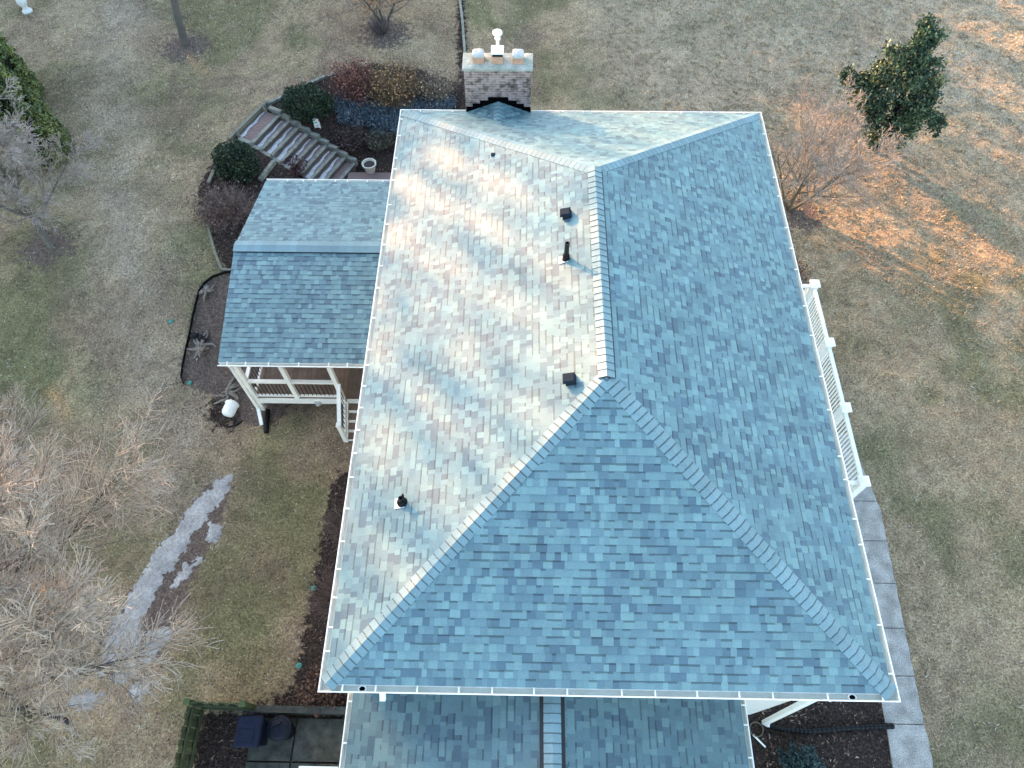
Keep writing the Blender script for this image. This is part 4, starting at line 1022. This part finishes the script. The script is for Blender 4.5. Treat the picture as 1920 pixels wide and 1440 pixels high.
for i in range(nst + 1):                                # stepped side timbers
    t0, t1 = (i - 1) * run / nst - .14, i * run / nst + .02; z = zs[i] + .10
    mb = MB(); mb.beam(at_st(t0, hw + .12, z), at_st(t1, hw + .12, z), .14, .14); mb.beam(at_st(t0 + .1, hw + .12, z - .15), at_st(t1, hw + .12, z - .15), .135, .14); mb.build('side_timber', M_timber, stairs)
    if i < 5:
        mb = MB(); mb.beam(at_st(t0, -hw - .12, z - .04), at_st(t1, -hw - .12, z - .04), .14, .14); mb.beam(at_st(t0 + .1, -hw - .12, z - .19), at_st(t1, -hw - .12, z - .19), .135, .14); mb.build('side_timber', M_timber, stairs)
mb = MB(); mb.beam(at_st(-.83, -hw - .3, 1.29), at_st(-.83, hw + .35, 1.29), .13, .14); mb.build('top_timber', M_timber2, stairs)
for sd in (-hw + .0, hw - .02):
    mb = MB(); c = at_st(-.62, sd, 1.2); mb.lathe(c, [(.06, -.2), (.055, .24), (.07, .25), (.07, .33), (.04, .36), (.02, .38)], 10); mb.build('low_post_light', M_timber, stairs)

def timber_run(label, pts, wd=.13, ht=.13, mtl=None, lift=.03, name='timber_edging'):
    c = sum((Vector(p) for p in pts), Vector()) / len(pts)
    mb = MB()
    for a, b in zip(pts[:-1], pts[1:]):
        a, b = Vector(a), Vector(b); d = (b - a).normalized() * .008
        mb.beam(a + d + Vector((0, 0, lift)), b - d + Vector((0, 0, lift)), wd, ht)
    tag(mb.build(name, mtl or M_timber, None, tuple(c)), label, 'edging', 'timber garden edging')
timber_run('pale timber edging from the lower boxwood down to the covered deck', [at(388, 340), at(396, 425)], mtl=M_timber2) if False else None
timber_run('split pale timber edging left of the bramble shrub', [at(391, 428), at(402, 470), at(416, 507), at(436, 508)], .09, .10, M_timber2, .02)
timber_run('short grey timber edging left of the lower boxwood', [at(430, 285), at(404, 318), at(392, 345)], .12, .12, M_timber2, .03)
timber_run('grey timber edging above the upper boxwood, curving to the red shrub', [at(502, 198), at(548, 176), at(606, 148), at(640, 140)], .13, .14, M_timber, .05)
timber_run('green stained timber between the steps and the covered deck roof', [at(515, 305), at(488, 340)], .14, .14, M_timber, .05)
timber_run('long thin grey timber edging running back from the chimney', [Vector((-3.35, 8.6, tz(-3.35, 8.6))), at(872, 108), at(868, 50), at(862, 0), at(856, -60)], .10, .16, M_timber, .06)
# black plastic edging of the side bed
pts = [at(448, 510), at(425, 512), at(400, 521), at(384, 533), at(374, 548), at(370, 565), at(363, 592), at(357, 625), at(350, 655), at(344, 685), at(341, 708), at(346, 722)]
mb = MB()
for a, b in zip(pts[:-1], pts[1:]): mb.beam(a + Vector((0, 0, .03)), b + Vector((0, 0, .03)), .02, .14)
mb.tube([p + Vector((0, 0, .10)) for p in pts], .016, 6)
tag(mb.build('garden_edging', M_blackplastic, None, tuple(pts[5])), 'curved black plastic edging around the bed left of the covered deck', 'edging')
pts = [at(q[0], q[1]) for q in ((396, 768), (402, 784), (414, 796), (430, 802), (446, 798), (456, 790))]; mb = MB()
for a, b in zip(pts[:-1], pts[1:]): mb.beam(a + Vector((0, 0, .02)), b + Vector((0, 0, .02)), .02, .10)
mb.tube([p + Vector((0, 0, .07)) for p in pts], .016, 6)
tag(mb.build('garden_edging', M_blackplastic, None, tuple(pts[3])), 'short arc of black plastic edging around the white tank', 'edging')

# ------------------------------------------------------------------ small things in the yard
p = Vector((at(696, 318).x, at(696, 318).y, 0)); p = atz(695, 320, .06)
pot = thing('planter_pot', 'round cream plastic planter at the foot of the garden steps', 'planter', tuple(p))
mb = MB(); mb.lathe(p, [(.17, 0), (.23, .30), (.26, .30), (.27, .37), (.235, .37), (.215, .30)], 28); mb.build('pot', M_pot, pot, smooth=False)
mb = MB(); mb.lathe(p, [(.001, .27), (.212, .29), (.19, .31), (.05, .325)], 20); mb.build('soil', M_soil, pot)
p = at(592, 246)
flag = thing('garden_flag', 'small white flag with green and red print stuck in the bed', 'garden flag', tuple(p))
mb = MB(); mb.tube([p, p + Vector((0, 0, .55)), p + Vector((.02, 0, .56)), p + Vector((.26, .02, .56))], .008, 6); mb.build('flag_stake', M_black, flag)
mb = MB(); n = 6
for i in range(n):
    for j in range(8):
        x0, x1 = i * .24 / n, (i + 1) * .24 / n; z0, z1 = .16 + j * .05, .16 + (j + 1) * .05
        wv = lambda x, z: .03 * math.sin(x * 16) + .05 * (z - .5)
        c = (.72, .74, .70)
        if (j == 4 and i < 3) or (j == 6 and i in (0, 1)): c = (.10, .42, .24)
        if (i > 4 and j > 5) or (i == 2 and j == 1): c = (.62, .05, .06)
        mb.hexa([p + Vector((.01 + x0, wv(x0, z0), z0)), p + Vector((.01 + x1, wv(x1, z0), z0)), p + Vector((.01 + x1, wv(x1, z0) + .004, z0)), p + Vector((.01 + x0, wv(x0, z0) + .004, z0)), p + Vector((.01 + x0, wv(x0, z1), z1)), p + Vector((.01 + x1, wv(x1, z1), z1)), p + Vector((.01 + x1, wv(x1, z1) + .004, z1)), p + Vector((.01 + x0, wv(x0, z1) + .004, z1))], c)
mb.build('flag_cloth', M_flagmat, flag)
# white tank lying by the stump
p = at(432, 776); mb = MB()
a_, b_ = at(440, 760) + Vector((0, 0, .16)), at(427, 786) + Vector((0, 0, .13))
ax = (b_ - a_).normalized(); prof = [(-.06, .05), (-.04, .12), (0, .165), (.05, .18), (.07, .18), (.08, .155), (.30, .16), (.42, .15), (.48, .11), (.50, .04)]
mb.tube([a_ + ax * t * .9 for t, r in prof], [r * 1.22 for t, r in prof], 22)
mb.box((a_.x - .02, a_.y - .02, a_.z + .13), (a_.x + .02, a_.y + .02, a_.z + .20))
tag(mb.build('plastic_tank', M_white, None, tuple(p), smooth=True), 'small white rounded plastic tank lying on the ground by a gnarled stump', 'tank')
def roots(label, c, n, spread, cols=None):
    mb = MB(); c = Vector(c)
    for i in range(n):
        a = random.uniform(0, 6.283); L = spread * random.uniform(.5, 1.1); q = c + Vector((random.gauss(0, .06), random.gauss(0, .06), .03)); pts = [q.copy()]; d = Vector((math.cos(a), math.sin(a), random.uniform(.0, .5)))
        for j in range(5):
            d = (d + Vector((random.gauss(0, .35), random.gauss(0, .35), random.gauss(0, .25) - .12))).normalized(); q = q + d * L / 5; q.z = max(q.z, tz(q.x, q.y) + .02); pts.append(q.copy())
        r = random.uniform(.03, .06); mb.tube(pts, [r, r * 1.05, r * .9, r * .8, r * .6, r * .35], 7)
    mb.lathe(c, [(.09, -.03), (.075, .08), (.05, .12)], 9)
    tag(mb.build('tree_stump', M_driftwood, None, tuple(c), smooth=True), label, 'stump', 'gnarled stumps left of the covered deck')
random.seed(41)
roots('gnarled pale stump touching the white plastic tank', at(428, 740), 10, .55)
roots('widest root stump, sprawling in the bed near the deck roof corner', at(375, 655), 13, .65)
roots('small cut stump inside the upper curve of the black edging', at(390, 545), 10, .35)
p = at(372, 632); mb = MB()
for k, (dx, dy, s_) in enumerate(((-.12, .02, 1), (.1, -.02, .7), (.24, -.08, .5))):
    mb.lathe(p + Vector((dx, dy, 0)), [(.15 * s_, 0), (.17 * s_, .05), (.12 * s_, .10 * s_), (.05 * s_, .12 * s_)], 8, None, 1.0, .75)
tag(mb.build('landscape_fabric', M_blackplastic, None, tuple(p)), 'crumpled black landscape fabric beside the root stump', 'fabric')
for (px, py), lb in (((321, 603), 'teal round lid in the lawn left of the covered deck'), ((356, 718), 'teal round lid at the end of the black edging'), ((588, 1103), 'teal round lid beside the left eave, the upper of two there'), ((561, 1248), 'teal round lid nearest the wooden fence')):
    p = at(px, py); mb = MB(); mb.lathe(p, [(.07, -.02), (.07, .03), (.058, .038), (.045, .034), (.02, .04)], 20); mb.tube([p + Vector((-.03, 0, .047)), p + Vector((.03, 0, .047))], .008, 6)
    tag(mb.build('ground_lid', M_teal, None, tuple(p)), lb, 'lid', 'teal lids set in the ground')
# white urn at the top left
p = at(52, 22); mb = MB(); mb.lathe(p, [(.20, -.02), (.20, .07), (.13, .10), (.10, .22), (.17, .34), (.20, .46), (.17, .58), (.11, .66), (.10, .74), (.20, .82), (.30, .92), (.33, .96), (.28, .96), (.10, .88)], 24)
tag(mb.build('garden_urn', M_statue, None, tuple(p), smooth=True), 'white cast stone pedestal urn at the top left edge', 'urn')

# wooden fence, timber border, bins
fence = thing('wood_fence', 'low mossy green wooden fence corner around the bins', 'fence', (-9.2, -7.4, 0))
fx0, fy0, fh = -9.22, -7.22, 1.05
def fpanel(a, b, n, flip):
    a, b = Vector(a), Vector(b); mb = MB(); d = (b - a) / n; ln = d.normalized()
    nn = Vector((-ln.y, ln.x, 0)) * (.018 if flip else -.018)
    for i in range(n):
        k = random.uniform(.7, 1.25); q = a + d * (i + .5); o_ = nn * (1 if i % 2 else -.4); wv = d.length * .96
        hgt = fh * random.uniform(.97, 1.02)
        mb.beam(q + o_ + Vector((0, 0, .04)), q + o_ + Vector((0, 0, hgt)), .02, wv, (k, k, k), up=tuple(ln))
    mb.build('board_panel', M_fence, fence)
    mb = MB()
    for z in (.28, .82): mb.beam(a + Vector((0, 0, z)) - nn * 3, b + Vector((0, 0, z)) - nn * 3, .04, .085, (.8, .8, .8))
    mb.build('fence_rail', M_fence, fence)
fpanel((fx0 + .06, fy0, 0), (-7.98, fy0 - .02, 0), 9, True)
fpanel((fx0, fy0 - .08, 0), (fx0 + .02, -9.5, 0), 16, False)
for xx, yy in ((fx0, fy0), (-7.92, fy0 - .02), (fx0 + .02, -9.4)):
    mb = MB(); mb.box((xx - .055, yy - .055, -.1), (xx + .055, yy + .055, fh + .08), (.9, 1, .9)); mb.box((xx - .07, yy - .07, fh + .08), (xx + .07, yy + .07, fh + .11), (.8, 1, .8)); mb.build('fence_post', M_fence, fence)
mb = MB(); mb.beam((-7.9, -7.27, .10), (-4.75, -7.27, .10), .17, .18); mb.beam((-7.9, -7.27, .27), (-4.75, -7.27, .27), .16, .15)
M_darktimber = mat('dark_wet_timber', (.028, .034, .030), .8, False, .4, 6, .5, 45, col2=(.065, .072, .062), fine=.25, fscale=50)
tag(mb.build('timber_border', M_darktimber, None, (-6.3, -7.27, 0)), 'dark stacked timber border behind the bins', 'edging')
wb = thing('wheelie_bin', 'square lidded dark blue wheelie bin', 'bin', (-7.72, -7.80, .045))
bx, by, bz, bw, bd, bh = -7.72, -7.80, .045, .26, .30, .92
mb = MB(); mb.hexa([(bx - bw * .8, by - bd * .8, bz + .06), (bx + bw * .8, by - bd * .8, bz + .06), (bx + bw * .8, by + bd * .75, bz + .06), (bx - bw * .8, by + bd * .75, bz + .06), (bx - bw, by - bd, bz + bh), (bx + bw, by - bd, bz + bh), (bx + bw, by + bd, bz + bh), (bx - bw, by + bd, bz + bh)])
mb.box((bx - bw - .02, by - bd - .02, bz + bh - .06), (bx + bw + .02, by + bd + .02, bz + bh - .001)); mb.build('bin_body', M_bin, wb)
mb = MB(); q = [(bx - bw - .03, by - bd - .04), (bx + bw + .03, by - bd - .04), (bx + bw + .03, by + bd + .03), (bx - bw - .03, by + bd + .03)]
mb.hexa([(*a, bz + bh) for a in q] + [(bx + (a[0] - bx) * .9, by + (a[1] - by) * .9, bz + bh + .045) for a in q])
mb.box((bx - .15, by - .22, bz + bh + .046), (bx + .15, by + .02, bz + bh + .058)); mb.box((bx - .15, by + .06, bz + bh + .046), (bx + .15, by + .16, bz + bh + .055)); mb.build('bin_lid', M_bin, wb)
mb = MB(); mb.tube([(bx - .2, by + bd + .03, bz + bh - .03), (bx - .2, by + bd + .10, bz + bh), (bx + .2, by + bd + .10, bz + bh), (bx + .2, by + bd + .03, bz + bh - .03)], .016, 8); mb.build('bin_handle', M_bin2, wb)
for sx in (-1, 1):
    mb = MB(); mb.tube([(bx + sx * .2, by + bd * .8, bz + .09), (bx + sx * .26, by + bd * .8, bz + .09)], .09, 14); mb.build('wheel', M_bin2, wb)
rb = thing('round_trash_can', 'round dark trash can with a domed lid beside the blue wheelie bin', 'bin', (-7.10, -7.72, .045))
mb = MB(); mb.lathe((-7.10, -7.72, .045), [(.20, 0), (.255, .62), (.27, .62), (.27, .66), (.25, .66)], 24); mb.build('can_body', M_bin2, rb)
mb = MB(); mb.lathe((-7.10, -7.72, .045), [(.285, .64), (.285, .68), (.26, .70), (.24, .70), (.19, .75), (.08, .775)], 26); mb.build('can_lid', M_bin2, rb)
mb = MB(); mb.tube([(-7.2, -7.68, .80), (-7.18, -7.66, .84), (-7.06, -7.60, .84), (-7.04, -7.58, .79)], .017, 8); mb.build('lid_handle', M_bin2, rb)
mb = MB()
a = atz(562, 1438, .75); b = atz(632, 1440, .75)
mb.box((a.x, a.y - .75, .045), (b.x, a.y, .72)); mb.box((a.x - .02, a.y - .77, .72), (b.x + .02, a.y + .02, .76))
for q in range(9): mb.box((a.x + .03, a.y - .70 + q * .075, .76), (b.x - .03, a.y - .67 + q * .075, .77))
tag(mb.build('utility_box', M_white, None, ((a.x + b.x) / 2, a.y - .35, .045)), 'white metal utility cabinet at the bottom frame edge beside the garage eave', 'cabinet')
# corrugated pipe in the right front bed
pts = [Vector(q) for q in ((4.50, -7.42, .07), (4.9, -7.50, .07), (5.5, -7.52, .07), (6.2, -7.45, .07), (6.9, -7.40, .08), (7.5, -7.38, .12))]
fp = []
for i in range(len(pts) - 1):
    for j in range(12): fp.append(pts[i].lerp(pts[i + 1], j / 12))
fp.append(pts[-1]); mb = MB(); mb.tube(fp, [.062 + .012 * (i % 2) for i in range(len(fp))], 12)
tag(mb.build('corrugated_pipe', M_blackplastic, None, tuple(pts[2])), 'long black corrugated drain pipe crossing the dark bed to the walkway', 'pipe')
mb = MB(); c = Vector((4.22, -7.50, .03)); mb.tube([c + Vector((.16 * math.cos(t * .35), .16 * math.sin(t * .35), .012 * (t // 18))) for t in range(50)], .012, 6)
M_hose = mat('tan_hose', (.16, .12, .08), .5); tag(mb.build('garden_hose', M_hose, None, tuple(c)), 'coiled thin hose by the foot of the right front downspout', 'hose')
mb = MB(); mb.beam((4.12, -7.62, .05), (4.38, -7.88, .03), .04, .02); tag(mb.build('marker_stake', M_white, None, (4.2, -7.75, 0)), 'thin white stake lying in the bed beside the garage eave', 'stake')

# ------------------------------------------------------------------ wood beyond the yard on the sunward side (unseen, shaped for its shade)
random.seed(51)
along = Vector((SUN_AZ[0], SUN_AZ[1], 0)).normalized(); across = Vector((along.y, -along.x, 0))
mb = MB(); TAN = math.tan(SUN_EL)
def cover(u, z):
    """chance that a leaf clump stands here: solid low down, thinning to bare tops, shaped for the shade"""
    top = wood_top(u)
    if u < 7.5: return 1.0 if z < top else 0.0
    if 12.5 < u < 18.1: return 1.0 if z < 11.6 else (.30 if 14.9 < u < 15.15 or 16.6 < u < 16.75 else .02)  # gap shaped to let sun stripe the right lawn
    if u < 12.5: return 1.0 if z < 13 else (.05 if 11.9 < u < 12.4 else .5)
    r1 = math.sin(u * 1.9) + .8 * math.sin(u * 4.3 + 1.0) + .5 * math.sin(u * 9.1)
    k = .02 if r1 > .4 else (.08 if r1 > -.5 else .5)
    return 1.0 if z < 11.9 else (k if z < 17.5 else .04)
def wood_top(u):
    t = 16.6 + .5 * math.sin(u * .9) + .3 * math.sin(u * 2.3 + 1)
    return t + (.5 if u < -8.2 else 0)
DIST = 56.0
for i in range(64000):
    u = random.uniform(-45, 48); d = DIST + random.uniform(-3, 5); z = 22.4 * random.random()
    if random.random() > cover(u, z): continue
    p = along * d + across * u + Vector((0, 0, z))
    a = Vector((random.gauss(0, 1), random.gauss(0, 1), random.gauss(0, 1))).normalized(); b = a.orthogonal().normalized(); s_ = random.uniform(.3, .65) if z < 16.5 else random.uniform(.15, .4)
    k = random.uniform(.7, 1.3); mb.face([p - a * s_, p + b * s_ * .6, p + a * s_, p - b * s_ * .6], (.05 * k, .055 * k, .03 * k))
for i in range(16000):                                  # fine bare tops above the solid part
    u = random.uniform(-18, 8); top = wood_top(u); t = random.random() ** 1.25; z = top - .4 + 5.6 * t
    if random.random() > .62 + .38 * math.sin(u * 5.1 + .6 * math.sin(u * 1.7)): continue
    if u > 4.5 and random.random() < .6: continue
    p = along * (DIST + random.uniform(-3, 5)) + across * u + Vector((0, 0, z))
    a = Vector((random.gauss(0, 1), random.gauss(0, 1), random.gauss(0, 1))).normalized(); b = a.orthogonal().normalized(); s_ = random.uniform(.08, .21)
    mb.face([p - a * s_, p + b * s_ * .6, p + a * s_, p - b * s_ * .6], (.06, .055, .04))
def wood_tree(u, d, h, r, nb, spread):
    b = along * d + across * u; lean = Vector((random.gauss(0, .03), random.gauss(0, .03), 1))
    mb.tube([b, b + lean * h * .5, b + lean * h], [r, r * .7, r * .12], 6, (.06, .05, .045), False)
    for q in range(nb):
        t = .4 + .58 * (q + random.random()) / nb; s = b + lean * h * t; a = random.uniform(0, 6.283); L = spread * (1.15 - t) * random.uniform(.7, 1.4) + .6
        e = Vector((math.cos(a), math.sin(a), random.uniform(.5, 1.1))).normalized(); m_ = s + e * L * .55; e2 = (e + Vector((0, 0, .4)) + Vector((random.gauss(0, .2), random.gauss(0, .2), 0))).normalized()
        mb.tube([s, m_, m_ + e2 * L * .5], [r * .35 * (1.1 - t), r * .2 * (1.1 - t), .012], 4, (.07, .06, .05), False)
        for w_ in range(7):
            f = random.random(); pp = s.lerp(m_, f) if random.random() < .5 else m_ + e2 * L * .5 * f
            g = (e + Vector((random.gauss(0, .6), random.gauss(0, .6), random.gauss(.2, .5)))).normalized(); mb.tube([pp, pp + g * L * .35], [.02, .008], 3, (.09, .075, .06), False)
for i in range(38):
    wood_tree(random.uniform(-40, 8), DIST + random.uniform(-4, 6), random.uniform(19, 22.5), random.uniform(.12, .2), 20, 4)
for i in range(14):
    wood_tree(random.choice((random.uniform(8, 11), random.uniform(18.5, 46))), DIST + random.uniform(-4, 6), random.uniform(17, 22), random.uniform(.16, .26), 26, 4.5)
tag(mb.build('unseen_woodland', M_leaf, None, tuple(along * DIST)), 'unseen winter wood edge on the sunward side, shaped for its shade', 'unseen_woodland', kind='stuff')
